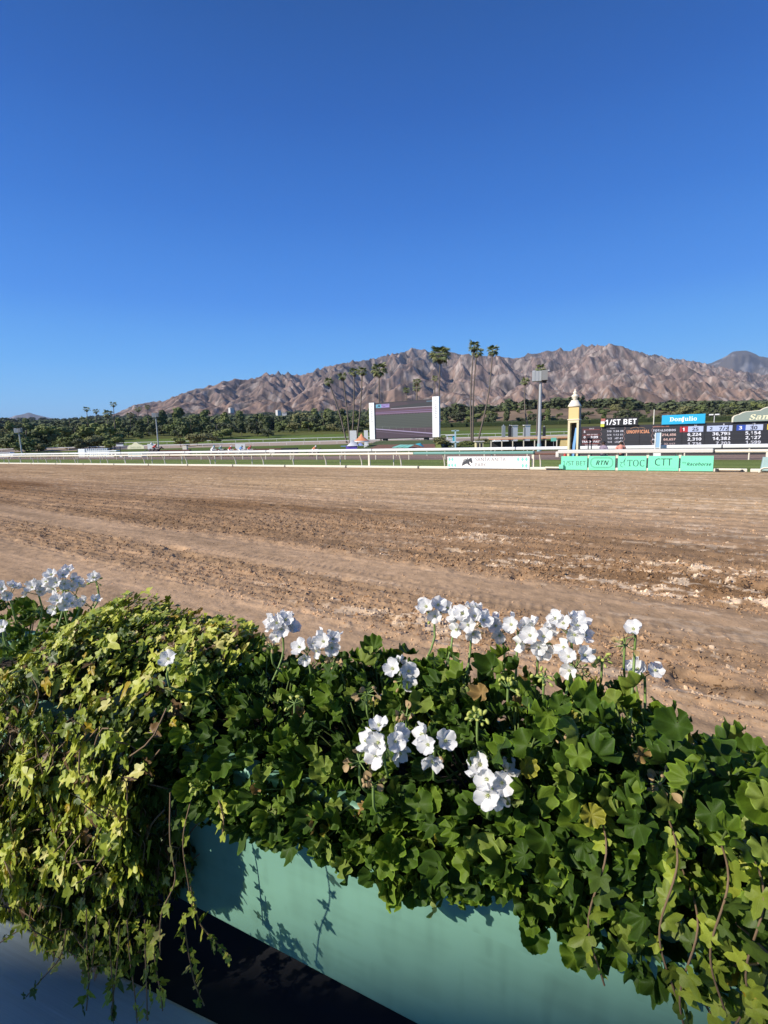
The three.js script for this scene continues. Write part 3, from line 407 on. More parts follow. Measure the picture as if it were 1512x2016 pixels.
// ------------------------------------------------------------------ video screen with its bank and flower bed
{
  const A = at(731, 862, 163), B = at(866, 859, 150), mid = A.clone().add(B).multiplyScalar(.5), dir = B.clone().sub(A).setY(0), w = dir.length(), turn = Math.atan2(-dir.z, dir.x), y0 = 2.3, h = 11.4;
  const t = thing('video_screen', 'huge outdoor video screen between two white lettered side panels', 'video screen', new V3(mid.x, y0, mid.z), turn);
  const tex = canvas(800, 560, (x, W, H) => {
    x.fillStyle = '#5b4450'; x.fillRect(0, 0, W, H); x.fillStyle = '#4d3c46'; x.fillRect(0, 0, W, H * .14); x.fillStyle = '#33363a'; x.beginPath(); x.moveTo(W * .3, H * .12); x.lineTo(W, H * .03); x.lineTo(W, H * .17); x.lineTo(W * .28, H * .155); x.fill();
    x.fillStyle = '#3f3340'; x.beginPath(); x.moveTo(W * .55, 0); x.lineTo(W, 0); x.lineTo(W, H * .06); x.lineTo(W * .6, H * .07); x.fill(); x.fillStyle = '#5d7d8d'; x.fillRect(W * .9, H * .02, W * .1, H * .03);
    x.fillStyle = '#d3cdd3'; x.fillRect(W * .28, H * .168, W * .72, H * .012);
    x.fillStyle = '#6e4f5f'; x.fillRect(0, H * .19, W, H * .14); x.fillStyle = '#8d74a0'; x.fillRect(0, H * .25, W, H * .016); x.fillStyle = '#a78cb0'; x.beginPath(); x.moveTo(0, H * .285); x.lineTo(W, H * .3); x.lineTo(W, H * .318); x.lineTo(0, H * .3); x.fill();
    x.fillStyle = '#4c544c'; x.fillRect(0, H * .335, W, H * .4); x.fillStyle = '#565e55'; for (let k = 0; k < 8; k++) x.fillRect(0, H * (.36 + k * .045), W, H * .018);
    x.strokeStyle = '#9aa095'; x.lineWidth = 2; x.beginPath(); x.moveTo(0, H * .645); x.lineTo(W, H * .77); x.stroke(); for (let k = 0; k < 9; k++) { const a = k / 8; x.beginPath(); x.moveTo(W * a, H * (.645 + .125 * a)); x.lineTo(W * a, H * (.73 + .14 * a)); x.stroke(); }
    x.fillStyle = '#3c3442'; for (let k = 0; k < 14; k++) x.fillRect(W * (.1 + .05 * k + .02 * hash2(k, 1)), H * (.318 + .01 * hash2(k, 2)), W * .022, H * .025);
    x.fillStyle = '#cdbfe0'; x.beginPath(); x.moveTo(0, H * .715); x.lineTo(W, H * .89); x.lineTo(W, H * .912); x.lineTo(0, H * .735); x.fill(); x.fillStyle = '#54424f'; x.beginPath(); x.moveTo(0, H * .735); x.lineTo(W, H * .912); x.lineTo(W, H); x.lineTo(0, H); x.fill(); x.strokeStyle = '#937f95'; x.lineWidth = 4; x.beginPath(); x.moveTo(0, H * .79); x.lineTo(W, H * .985); x.stroke();
    x.fillStyle = '#b9a6e6'; x.fillRect(W * .01, H * .03, W * .25, H * .1); x.fillStyle = '#7fd0e8'; x.fillRect(W * .01, H * .03, W * .1, H * .1); x.fillStyle = '#16324a'; x.beginPath(); x.moveTo(W * .03, H * .12); x.lineTo(W * .06, H * .05); x.lineTo(W * .09, H * .06); x.lineTo(W * .085, H * .11); x.lineTo(W * .06, H * .09); x.fill(); F(x, 'SANTA ANITA', 'bold 17px sans-serif', W * .18, H * .06, 110, '#3d3a66'); F(x, 'PARK', 'bold 17px sans-serif', W * .16, H * .1, 80, '#3d3a66');
  });
  part('display', box(w * .825, h * .955, .06, 0, h * .47, .4), [M.dark, M.dark, M.dark, M.dark, new THREE.MeshStandardMaterial({ map: tex, roughness: .5, color: C3(.62, .60, .62) }), M.dark], t);
  part('cabinet', box(w * .86, h * .99, 1.4, 0, h * .47, -.4), M.black, t);
  const sideTex = canvas(96, 640, (x, W, H) => { x.fillStyle = '#f1f0ec'; x.fillRect(0, 0, W, H); x.save(); x.translate(W / 2, H * .08); x.rotate(Math.PI / 2); F(x, "Y  YAAMAVA'", '54px sans-serif', 0, 0, H * .56, '#8d8f93', 'left'); x.restore(); x.save(); x.translate(W / 2, H * .72); x.rotate(Math.PI / 2); F(x, 'CASINO', '24px sans-serif', 0, 0, H * .2, '#b3b4b6', 'left'); x.restore(); });
  const sm = new THREE.MeshStandardMaterial({ map: sideTex, roughness: .6 });
  part('side_panel', box(w * .078, h * 1.0, .9, -w * .462, h * .5 - .3, .35), [M.white, M.white, M.white, M.white, sm, M.white], t); part('side_panel', box(w * .088, h * 1.03, .9, w * .462, h * .5 + .05, .35), [M.white, M.white, M.white, M.white, sm, M.white], t);
  for (const x of [-.3, .3]) part('support', box(1.2, y0 + 2, 1.2, w * x, -y0 / 2 - .6, -.8), M.dark, t);
  // planted bank in front
  const bp = (px, py, d) => at(px, py, d);
  const bank = (name, P, m) => { const g = new THREE.BufferGeometry(); const v = []; const q = P.map((p) => p); const push = (a, b, c) => v.push(...a.toArray(), ...b.toArray(), ...c.toArray()); const lo = q.map((p) => new V3(p.x, -1.5, p.z)); for (let k = 1; k < q.length - 1; k++) push(q[0], q[k], q[k + 1]); for (let k = 0; k < q.length; k++) { const n = (k + 1) % q.length; push(q[k], lo[k], lo[n]); push(q[k], lo[n], q[n]); } g.setAttribute('position', new THREE.Float32BufferAttribute(v, 3)); g.computeVertexNormals(); g.setAttribute('uv', new THREE.Float32BufferAttribute(new Float32Array(v.length / 3 * 2), 2)); return struct(name, g, m); };
  bank('grass_bank', [bp(712, 884, 128), bp(872, 883, 120), bp(866, 866, 140), bp(742, 868, 152)], mat(.075, .10, .03, 1));
  bank('flower_bed', [bp(728, 883, 124), bp(858, 882, 118), bp(855, 874.5, 128), bp(745, 876, 132)].map((p) => p.add(new V3(0, .06, 0))), mat(.20, .10, .06, 1));
  bank('grass_edge', [bp(857, 882, 117), bp(869, 881, 116), bp(864, 867, 138), bp(859, 868, 139)].map((p) => p.add(new V3(0, .12, 0))), mat(.18, .21, .03, 1));
  for (const [x0, x1, s] of [[772, 784, 14], [781, 793, 14], [790, 804, 12]]) { const o = thing('bed_panel', { 772: 'leftmost slanted mint panel lying in the flower bed', 781: 'middle slanted mint panel lying in the flower bed', 790: 'rightmost slanted mint panel lying in the flower bed' }[x0], 'panel', bp(x0, 881.5, 117)); const P = [bp(x0, 881.5, 117), bp(x1, 881.5, 117), bp(x1 + s, 876.2, 121), bp(x0 + s + 2, 876.2, 121)].map((p) => p.sub(o.position)); const g = new THREE.BufferGeometry(); const up = P.map((p) => p.clone().add(new V3(0, .1, 0))); const v = []; const tri = (...a) => a.forEach((p) => v.push(...p.toArray())); tri(up[0], up[1], up[2]); tri(up[0], up[2], up[3]); for (let k = 0; k < 4; k++) { const n = (k + 1) % 4; tri(P[k], P[n], up[n]); tri(P[k], up[n], up[k]); } g.setAttribute('position', new THREE.Float32BufferAttribute(v, 3)); g.computeVertexNormals(); part('panel', g, mat(.30, .72, .55, .5), o); }
  const um = thing('parasol', 'turquoise parasol tilted toward the track beside the flower bed', 'parasol', bp(824, 883.5, 114)); um.rotation.z = -.35; const cg = new THREE.ConeGeometry(1.15, .62, 10, 1, true).translate(0, 1.05, 0); part('canopy', cg, M.turq, um); part('pole', cyl(.03, .03, 1.3, 0, 0, 0, 6), M.dark, um);
}
// ------------------------------------------------------------------ floodlight poles
function lightPole(label, base, h, lean, k, turn) {
  const t = thing('floodlight_pole', label, 'light pole', base, turn); t.rotation.z = lean;
  part('pole', cyl(.34 * k, .25 * k, h, 0, 0, 0, 12), M.galv, t); part('base_sleeve', cyl(.42 * k, .38 * k, 1.5 * k, 0, 0, 0, 12), mat(.30, .48, .47, .5), t);
  const hd = part('lamp_housing', box(1.7 * k, 1.9 * k, 1.5 * k, -.75 * k, h + .6 * k, 0), M.galv, t); part('lamp_housing', box(1.05 * k, 1.85 * k, 1.9 * k, .68 * k, h + .68 * k, .1 * k), mat(.27, .27, .25, .6), t);
  part('panel_rib', box(.07 * k, 1.92 * k, .05 * k, -1.1 * k, h + .6 * k, .77 * k), M.steel, t); part('panel_rib', box(.07 * k, 1.92 * k, .05 * k, -.45 * k, h + .6 * k, .77 * k), M.steel, t);
  part('top_lamp', rbox(.5 * k, .16 * k, .4 * k, .04 * k, 1.35 * k, h + 1.62 * k, 0), M.white, t); part('top_lamp', rbox(.6 * k, .14 * k, .4 * k, .04 * k, -1.3 * k, h + 1.6 * k, 0), M.white, t); part('under_lamp', rbox(.8 * k, .45 * k, .7 * k, .08 * k, .7 * k, h - .45 * k, 0), M.dark, t);
}
{ const g = (px, d) => { const p = at(px, 870, d); p.y = gy(p.x, p.z); return p; };
  lightPole('tall grey floodlight pole with box housing right of the palms', g(1061.5, 86), 11.9, -.005, .86, -.25);
  lightPole('floodlight pole with box housing beside the starting gate signs', g(311, 150), 10.4, .0, .62, .2);
  lightPole('floodlight pole with box housing nearest the left edge', g(40.5, 140), 6.8, .02, .6, .2); }
// ------------------------------------------------------------------ infield structures on the right
{
  const gp = (px, d) => gAt(px, d), s = thing('pedestrian_canopy', 'long low tan roofed canopy left of the finish post', 'canopy', gAt(1040, 95), -.15);
  part('roof', box(14.5, .32, 3, 0, 2.35, 0), mat(.62, .46, .30, .7), s); part('fascia', box(14.5, .1, .1, 0, 2.12, 1.5), M.orange, s); for (let k = 0; k < 8; k++) part('post', box(.16, 2.2, .16, -6.9 + k * 1.97, 1.1, 1.2), M.cream, s); part('end_wall', box(1.6, 2.2, 2.6, 6.4, 1.1, -.1), M.yellow, s); part('back_wall', box(14, 1.7, .15, 0, .85, -1.3), M.dark, s);
  const sg = thing('small_sign', 'small mint green sign under the tan canopy', 'sign', gAt(1090, 90), 0); part('board', box(.95, .62, .06, 0, 1.9, 0), M.mint, sg); part('post', cyl(.04, .04, 1.6, 0, 0, 0, 6), M.steel, sg);
  const k = thing('ticket_kiosk', 'small yellow kiosk with two dark windows below the leaning palms', 'kiosk', gAt(943, 92), 0); part('wall', box(1.35, 1.5, 1.2, 0, 1.0, 0), mat(.7, .62, .34), k); part('roof', rbox(1.75, .16, 1.6, .04, 0, 1.85, 0), M.offwhite, k); for (const x of [-.3, .3]) part('window', box(.34, .85, .05, x, 1.1, .61), M.dark, k);
  for (const [px, w, hh, lab, m] of [[991, .9, 5.2, 'dark grey square pillar, leftmost of the pillars behind the canopy', M.steel], [1003.5, .8, 5.2, 'black square pillar beside the first white obelisk', M.dark], [1071, .7, 4.6, 'slim dark pillar right of the floodlight pole', M.dark]]) { const p = thing('pillar', lab, 'pillar', gAt(px, 150)); part('shaft', box(w * 1.0, hh, w, 0, hh / 2, 0), m, p); part('tip', new THREE.ConeGeometry(w * .3, .5, 6).translate(0, hh + .25, 0), M.steel, p); }
  for (const [px, lab] of [[1011.5, 'white tower arch with dark side, left of the pair behind the canopy'], [1036, 'white tower arch with dark side, right of the pair behind the canopy']]) { const p = thing('starting_tower', lab, 'tower', gAt(px, 155), .2); part('front_slab', box(1.5, 5.1, .4, .25, 2.55, .3), M.white, p); part('side_slab', box(.5, 4.6, .6, -.75, 2.3, .2), mat(.30, .31, .31), p); part('cap', box(2.2, .3, .9, 0, 5.2, .2), M.offwhite, p); part('plinth', box(2.1, .5, 1, 0, .25, .2), M.offwhite, p); }
  const fs = thing('finish_gantry', 'pale blue T shaped gantry right of the video screen', 'gantry', gAt(896.5, 118)); part('mast', box(.3, 4.4, .3, 0, 2.2, 0), mat(.5, .68, .72), fs); part('crossbar', box(1.7, .22, .3, 0, 4.2, 0), mat(.5, .68, .72), fs); part('lower_bar', box(1.6, .18, .3, 0, 1.5, 0), mat(.5, .68, .72), fs);
  const tb = thing('white_platform', 'white folding platform with legs right of the video screen', 'platform', gAt(886, 135)); part('deck', box(2.2, .25, 1.2, 0, 3.0, 0), M.white, tb); for (const x of [-.7, .7]) part('leg', box(.35, 2.9, .3, x, 1.45, 0), M.white, tb); part('panel', box(.8, 2.2, .2, 1.1, 1.8, .3), M.turq, tb);
  for (const [px, d, w, lab] of [[890, 132, 5.5, 'white parked trailer right of the video screen'], [985, 130, 4, 'white parked utility cart behind the yellow kiosk'], [872, 128, 2.6, 'small white cart close to the screen edge']]) { const c = thing('parked_cart', lab, 'cart', gAt(px, d)); part('body', rbox(w, 1.0, 1.7, .15, 0, .95, 0), M.white, c); part('cab', rbox(w * .4, .7, 1.5, .15, -w * .2, 1.7, 0), M.offwhite, c); for (const x of [-.33, .33]) part('wheel', new THREE.CylinderGeometry(.4, .4, .25, 14).rotateX(Math.PI / 2).translate(w * x, .4, .8), M.black, c); }
}
// ------------------------------------------------------------------ tents left of the screen
{
  const t = thing('festival_tent', 'purple walled tent with a white peaked roof left of the screen', 'tent', gAt(692, 118)); part('wall', box(2.5, 1.2, 2.2, 0, .8, 0), M.purple, t); part('roof', new THREE.ConeGeometry(1.9, 1.4, 4).rotateY(.78).translate(.3, 2.0, 0), M.white, t); part('side_canopy', new THREE.ConeGeometry(1.2, .8, 4).rotateY(.78).translate(2.0, 1.7, -.4), mat(.36, .44, .72), t); part('blue_panel', box(1.2, .12, 1, -1.9, 1.3, 0), M.blue, t);
  const o = thing('festival_tent', 'orange and white peaked tent behind the purple tent', 'tent', gAt(712, 135)); part('roof', new THREE.LatheGeometry([[2.2, 0], [1.5, .35], [.6, 1.1], [.1, 1.9], [0, 2.0]].map((q) => new THREE.Vector2(...q)), 8).translate(0, 2.1, 0), M.orange, o); part('valance', new THREE.CylinderGeometry(2.3, 2.3, .25, 8, 1, true).translate(0, 2.0, 0), M.white, o); for (const x of [-1.5, 1.5]) part('leg', cyl(.05, .05, 2.0, x, 0, .9, 6), M.white, o); part('wing', box(5, .12, 2, 2, 2.0, 0), M.offwhite, o);
  for (const [px, w, lab] of [[691, .6, 'narrow white upright panel behind the tents'], [697, 1.5, 'wide white upright panel behind the tents'], [721, 1.1, 'white upright panel right of the orange tent']]) { const p = thing('screen_panel', lab, 'panel', gAt(px, 142)); part('panel', box(w, 4.0, .3, 0, 2.9, 0), M.white, p); part('foot', box(w * 1.2, .9, 1, 0, .45, 0), M.white, p); }
  const sh = thing('paddock_stand', 'long dark red stand with a white board behind the horses', 'stand', gAt(515, 110)); part('body', box(9.5, 1.3, 1.5, 0, .65, 0), M.brown, sh); part('end_box', box(3.5, 1.25, 1.6, 6.0, .65, 0), M.dark, sh); part('arch', box(1.1, .9, .2, 2.3, .7, .8), M.cream, sh);
  const wb = thing('white_board', 'plain white board standing behind the pack of horses', 'board', gAt(472.5, 108)); part('board', box(2.1, 1.3, .1, 0, 1.8, 0), M.white, wb); for (const x of [-.8, .8]) part('leg', box(.1, 1.2, .1, x, .6, 0), M.white, wb);
}
// ------------------------------------------------------------------ starting gate and the crest sign on the left
{
  const A = gAt(157, 124), B = gAt(282, 108), dir = B.clone().sub(A), len = dir.length(), turn = Math.atan2(-dir.z, dir.x), t = thing('starting_gate', 'white starting gate with a row of open stalls and coloured number plates', 'starting gate', A.clone().add(B).multiplyScalar(.5), turn);
  const gw = mat(.66, .70, .70, .5), n = 11, w0 = -len * .5, cw = [M.red, M.white, M.blue, M.yellow, M.mint, M.black, M.orange, M.turq, M.purple, mat(.5, .5, .5), M.brown];
  part('end_wall', rbox(3.4, 2.1, 1.4, .1, w0 + 1.8, 1.05, 0), gw, t); part('base_beam', box(len * .64, .55, 1.2, w0 + 1.8 + len * .33, .3, 0), gw, t); part('top_beam', box(len * .5, .22, .8, w0 + 3.4 + len * .25, 1.55, 0), gw, t);
  for (let k = 0; k < n; k++) { const x = w0 + 3.9 + k * .93; part('stall_post', rbox(.32, 2.15, .9, .08, x, 1.08, 0), gw, t); part('stall_door', box(.55, 1.0, .06, x + .46, 1.02, .3), mat(.55, .6, .62), t); part('number_plate', box(.28, .34, .05, x + .46, 1.05, .36), cw[k], t); part('stall_shade', box(.58, .55, .5, x + .46, 1.85, -.2), M.dark, t); }
  part('rear_wall', rbox(len * .2, 1.1, 1.1, .08, len * .5 - len * .1, .6, 0), gw, t); part('window_band', box(len * .18, .3, .04, len * .5 - len * .1, .85, .57), mat(.25, .4, .42, .3), t); part('ambulance_box', rbox(2.4, .9, 1, .2, w0 + len * .63, .75, .7), M.white, t); part('windscreen', box(.9, .4, .05, w0 + len * .63, .9, 1.21), M.dark, t);
  crest('crest_sign', 'cream scalloped crest sign standing behind the starting gate', gAt(267, 122).add(new V3(0, 1.75, 0)), 4.6, 1.6, -.2, 'Santa Anita', '#dcd9b4', '#8f9678');
  const b = thing('white_board', 'white square board right of the cream crest sign', 'board', gAt(298.5, 120)); part('board', box(2.1, 1.25, .15, 0, 2.3, 0), M.white, b); part('finial', new THREE.ConeGeometry(.35, .5, 8).translate(-.1, 3.1, 0), M.white, b); for (const x of [-.8, .8]) part('leg', box(.12, 1.7, .12, x, .85, 0), M.white, b);
  const w2 = thing('white_board', 'small black and white board above the starting gate', 'board', gAt(235.5, 126)); part('board', box(1.7, .6, .15, 0, 2.75, 0), M.white, w2); part('roof', box(1.8, .3, .4, 0, 3.15, 0), M.dark, w2); part('leg', box(.14, 2.5, .14, 0, 1.25, 0), M.dark, w2);
  const st = thing('marshal_stand', 'dark red stand with a cream box right of the left floodlight pole', 'stand', gAt(344, 112)); part('body', box(6.6, 1.5, 1.2, 0, .75, 0), M.brown, st); part('cream_box', box(.9, .8, .8, 2.2, 1.9, 0), M.cream, st); part('step', box(1.3, .5, .6, 2.6, .35, 1), M.white, st);
  const car = thing('parked_car', 'white car parked at the left edge of the infield', 'car', gAt(8, 120)); part('body', rbox(5, .75, 1.9, .2, 0, .85, 0), M.white, car); part('cabin', rbox(2.8, .7, 1.6, .25, .3, 1.45, 0), mat(.6, .62, .62, .3), car); part('window', box(2.2, .4, .04, .3, 1.5, .81), M.black, car); for (const x of [-1.5, 1.5]) part('wheel', new THREE.CylinderGeometry(.36, .36, .25, 16).rotateX(Math.PI / 2).translate(x, .4, .85), M.black, car);
}
// ------------------------------------------------------------------ trees
const leafM = [mat(.092, .112, .042, .9), mat(.125, .155, .046, .9), mat(.18, .205, .06, .9), mat(.10, .112, .055, .9), mat(.20, .195, .075, .9)];
const barkM = mat(.12, .095, .07, .95), palmBark = mat(.15, .12, .095, .95);
function crownGeo(seed, lobes, n, size) { // leaf-clump faces spread through the lobes of a crown
  const r = rng(seed), pos = [], nor = [];
  for (let k = 0; k < n; k++) {
    const L = lobes[Math.floor(r() * lobes.length)]; const d = new V3(r() * 2 - 1, r() * 2 - 1, r() * 2 - 1).normalize(), q = Math.pow(r(), .35) * (.92 + .22 * vnoise(d.x * 3 + seed, d.y * 3 + d.z * 2));
    const c = new V3(L[0] + d.x * L[3] * q, L[1] + d.y * L[4] * q, L[2] + d.z * L[3] * q), nn = d.clone().add(new V3(rr(r, -.7, .7), rr(r, -.3, .9), rr(r, -.7, .7))).normalize(), s = size * rr(r, .6, 1.35);
    const t1 = new V3().crossVectors(nn, new V3(r() - .5, r() - .5, r() - .5)).normalize(), t2 = new V3().crossVectors(nn, t1), P = [];
    for (let a = 0; a < 5; a++) { const an = a * 1.2566, w = s * rr(r, .45, 1); P.push(c.clone().addScaledVector(t1, Math.cos(an) * w).addScaledVector(t2, Math.sin(an) * w).addScaledVector(nn, rr(r, -.2, .2) * s)); }
    for (const [a, b, e] of [[0, 1, 2], [0, 2, 3], [0, 3, 4]]) for (const i of [a, b, e]) { pos.push(P[i].x, P[i].y, P[i].z); nor.push(nn.x, nn.y, nn.z); }
  }
  const g = new THREE.BufferGeometry(); g.setAttribute('position', new THREE.Float32BufferAttribute(pos, 3)); g.setAttribute('normal', new THREE.Float32BufferAttribute(nor, 3)); return g;
}
function lobesOf(seed, kind) { const r = rng(seed), L = []; const n = kind === 'tall' ? 7 : kind === 'cone' ? 6 : 9; for (let k = 0; k < n; k++) { const f = k / (n - 1); if (kind === 'cone') L.push([rr(r, -.05, .05), .2 + f * .72, rr(r, -.05, .05), .30 * (1.05 - f), .16]); else if (kind === 'tall') L.push([rr(r, -.13, .13), .3 + f * .6, rr(r, -.13, .13), rr(r, .12, .2), rr(r, .12, .17)]); else L.push([rr(r, -.40, .40), rr(r, .20, .76), rr(r, -.36, .36), rr(r, .2, .31), rr(r, .15, .24)]); } return L; }
const KINDS = [];
[['oak', 0], ['oak', 1], ['oak', 2], ['tall', 0], ['tall', 1], ['cone', 3], ['oak', 3], ['tall', 2], ['oak', 4]].forEach(([kind, m], i) => {
  const r = rng(900 + i), lobes = lobesOf(300 + i, kind); const limbs = [tube([new V3(0, -.05, 0), new V3(.01, .25, 0), new V3(rr(r, -.03, .03), .55, rr(r, -.03, .03)), new V3(0, .8, 0)], .018, 8, 6)];
  for (const L of lobes.slice(0, 5)) limbs.push(tube([new V3(0, .22, 0), new V3(L[0] * .5, L[1] * .7, L[2] * .5), new V3(L[0], L[1], L[2])], .009, 5, 5));
  KINDS.push({ kind, crown: crownGeo(40 + i, lobes, 1250, .055), trunk: mergeGeometries(limbs), m: leafM[m] });
});
const TREE_LABEL = { oak: 'broad dark rounded tree', tall: 'tall loose eucalyptus like tree', cone: 'narrow dark cone shaped tree' };
function tree(k, p, h, wide, turn, label, group) { const K = KINDS[k], t = thing('broadleaf_tree', label, 'tree', p, turn, group); t.scale.set(h * wide, h, h * wide); part('trunk', K.trunk, barkM, t); part('crown', K.crown, K.m, t); return t; }
const TOPS = [[-200, 835], [0, 836], [40, 828], [62, 824], [95, 832], [120, 826], [200, 820], [260, 822], [310, 813], [380, 808], [450, 815], [520, 810], [560, 816], [640, 806], [700, 812], [760, 806], [830, 808], [880, 806], [960, 803], [1000, 796], [1030, 806], [1100, 800], [1150, 797], [1200, 793], [1240, 796], [1300, 806], [1360, 794], [1400, 790], [1450, 797], [1512, 790], [1800, 790]];
{
  const r = rng(77), ord = (k) => k + (k % 100 > 10 && k % 100 < 14 ? 'th' : k % 10 === 1 ? 'st' : k % 10 === 2 ? 'nd' : k % 10 === 3 ? 'rd' : 'th');
  const front = (px) => px < 225 ? [195, 265] : px < 335 ? [335, 385] : px < 545 ? [285, 340] : px < 770 ? [345, 395] : [428, 480];
  const TONE = ['dark green', 'mid green', 'pale green', 'dark green', 'mid green', 'mid green', 'olive', 'pale green', 'olive'];
  let low = 0;
  for (const row of [0, 1, 2]) { let n = 0; for (let px = -130 + row * 9; px < 1650; px += rr(r, 19, 32) * (row === 0 ? 1 : 1.15)) {
    const [d0, d1] = front(px), depth = row === 0 ? rr(r, d0, d1) : row === 1 ? rr(r, d1 + 40, d1 + 110) : rr(r, 560, 660), gap = (px > 1078 && px < 1112) || (px > 1152 && px < 1186), p = gAt(px, depth);
    const topPx = pw(TOPS, px) + (row === 0 ? rr(r, 5, 24) : row === 1 ? rr(r, -2, 14) : rr(r, -4, 7)), h = Math.max(row === 0 && gap ? 3 : 5, Math.min(at(px, topPx, depth).y - p.y, row < 2 && gap ? 5 : 40));
    const kind = [0, 1, 6, 2, 3, 8, 4, 0, 7][Math.floor(r() * 9)], K = KINDS[kind].kind; n++;
    tree(kind, p, h * 1.04, (K === 'oak' ? rr(r, .95, 1.35) : rr(r, .9, 1.25)) * (h < 12 ? 1.25 : 1), r() * 6, `${ord(n)} tree from the left in the ${['front', 'middle', 'back'][row]} row of the treeline, ${TONE[kind]}`, `trees in the ${['front', 'middle', 'back'][row]} row of the treeline`);
    if (row === 0 && r() < .7) { low++; const p2 = gAt(px + rr(r, -14, 14), depth - rr(r, 6, 22)), k2 = [2, 8, 1, 6][Math.floor(r() * 4)]; tree(k2, p2, rr(r, 3.5, 7), rr(r, 1.2, 1.8), r() * 6, `${ord(low)} low bushy tree from the left along the foot of the treeline, ${TONE[k2]}`, 'low bushy trees along the foot of the treeline'); }
  } }
  // small infield shrubs
  const sh = (px, d, w, h, lab, m) => { const t = thing('round_shrub', lab, 'shrub', gAt(px, d)); const g = crownGeo(px, [[0, .45, 0, .5, .48]], 900, .09); const c = part('crown', g, m, t); c.scale.set(w, h, w); part('core', new THREE.IcosahedronGeometry(.42, 2).translate(0, .42, 0), mat(.03, .045, .015, 1), c); part('stem', cyl(.06, .05, .5), barkM, t); };
  sh(97, 126, 2.0, 1.75, 'bright green clipped round shrub, left of the pair near the left pole', mat(.13, .17, .03, .9)); sh(111, 126, 2.0, 1.7, 'bright green clipped round shrub, right of the pair near the left pole', mat(.12, .16, .03, .9));
  sh(158, 138, 2.4, 2.0, 'dark round shrub behind the left end of the starting gate', leafM[0]); sh(174, 140, 2.3, 1.8, 'dark round shrub behind the first gate stalls', leafM[0]); sh(188, 142, 2.2, 1.7, 'dark round shrub behind the middle of the gate', leafM[0]);
  for (const [px, d, h, w, lab] of [[176, 205, 6.5, 1.3, 'light green young tree behind the round shrubs'], [225, 200, 5.5, 1.4, 'light green spreading tree behind the starting gate'], [418, 240, 6, 1.5, 'dark low tree left of the backstretch lawn'], [876, 125, 3.4, 1.2, 'dark bush hanging at the right foot of the video screen'], [925, 130, 1.8, 2.2, 'low dark hedge bush under the leaning palms'], [905, 128, 1.7, 2.4, 'low dark hedge bush right of the screen'], [950, 150, 1.9, 2.4, 'low dark hedge bush behind the yellow kiosk'], [355, 210, 4.2, 1.6, 'round olive tree right of the left floodlight pole'], [388, 220, 6, 1.5, 'spreading green tree above the horses']]) tree(px % 2 ? 2 : 8, gAt(px, d), h, w, px, lab);
  // clipped hedge along the top of the green rise
  const hg = []; for (let x = -60; x < 330; x += 12) { const y = gy(x, -405); hg.push(new RoundedBoxGeometry(12.6, 3.6, 3, 3, .8).rotateY(.02 * Math.sin(x)).translate(x, y + 1.4, -405 + 2 * Math.sin(x * .05))); }
  const hedge = thing('long_hedge', 'long dark clipped hedge along the top of the green rise', 'hedge', new V3()); const hm = mergeGeometries(hg); part('hedge_body', hm, mat(.06, .085, .025, 1, { bumpMap: grassBump, bumpScale: .5 }), hedge);
  // the wooded plain beyond, one mass up to the foot of the mountains
  const clump = crownGeo(5, lobesOf(333, 'oak'), 110, .15), im = new THREE.InstancedMesh(clump, new THREE.MeshStandardMaterial({ roughness: 1, side: THREE.DoubleSide }), 7000), m4 = new THREE.Matrix4(), q = new THREE.Quaternion(); let c = 0;
  while (c < 7000) { const d = 640 * Math.pow(3600 / 640, r()), az = rr(r, -.8, .8), x = d * Math.tan(az), z = -d; if (hills(x, z) > 9 && d < 900 && r() < .8) continue; const h = rr(r, 8, 17) * (1 + d / 5000), k = rr(r, .8, 1.25); m4.compose(new V3(x, gy(x, z) - 1.5, z), q.setFromAxisAngle(new V3(0, 1, 0), r() * 6), new V3(h * 1.5, h, h * 1.5)); im.setMatrixAt(c, m4); im.setColorAt(c, C3(.092 * k, .112 * k, .05 * k)); c++; }
  im.name = 'distant_wood'; im.castShadow = true; scene.add(im); tag(im, 'dark green wooded plain reaching the foot of the mountains', 'wood', null, 'stuff');
  // pale houses among the trees at the foot of the mountains
  [[548, 811, 1500, 'beside the centre of the range'], [622, 813, 1500, 'left of the tall palms'], [560, 816, 1300, 'below the centre spur'], [455, 806, 2000, 'under the left spur'], [675, 812, 1700, 'behind the palm trunks'], [985, 822, 700, 'on the slope above the hedge'], [1340, 801, 1500, 'above the blue sign'], [1470, 797, 1600, 'above the crest sign'], [1180, 790, 2400, 'over the knoll on the right'], [1495, 796, 1400, 'near the right edge']].forEach(([px, py, d, wh]) => { const p = at(px, py, d), t = thing('hillside_house', 'small pale house among trees ' + wh, 'house', p, r()); const s = d / 1000; part('wall', box(9 * s, 4 * s + 12, 6 * s, 0, -4, 0), M.offwhite, t); part('roof', new THREE.CylinderGeometry(.1, 5.2 * s, 2.4 * s, 4).rotateY(.785).translate(0, 2 * s + 3, 0), mat(.45, .36, .30), t); });
}
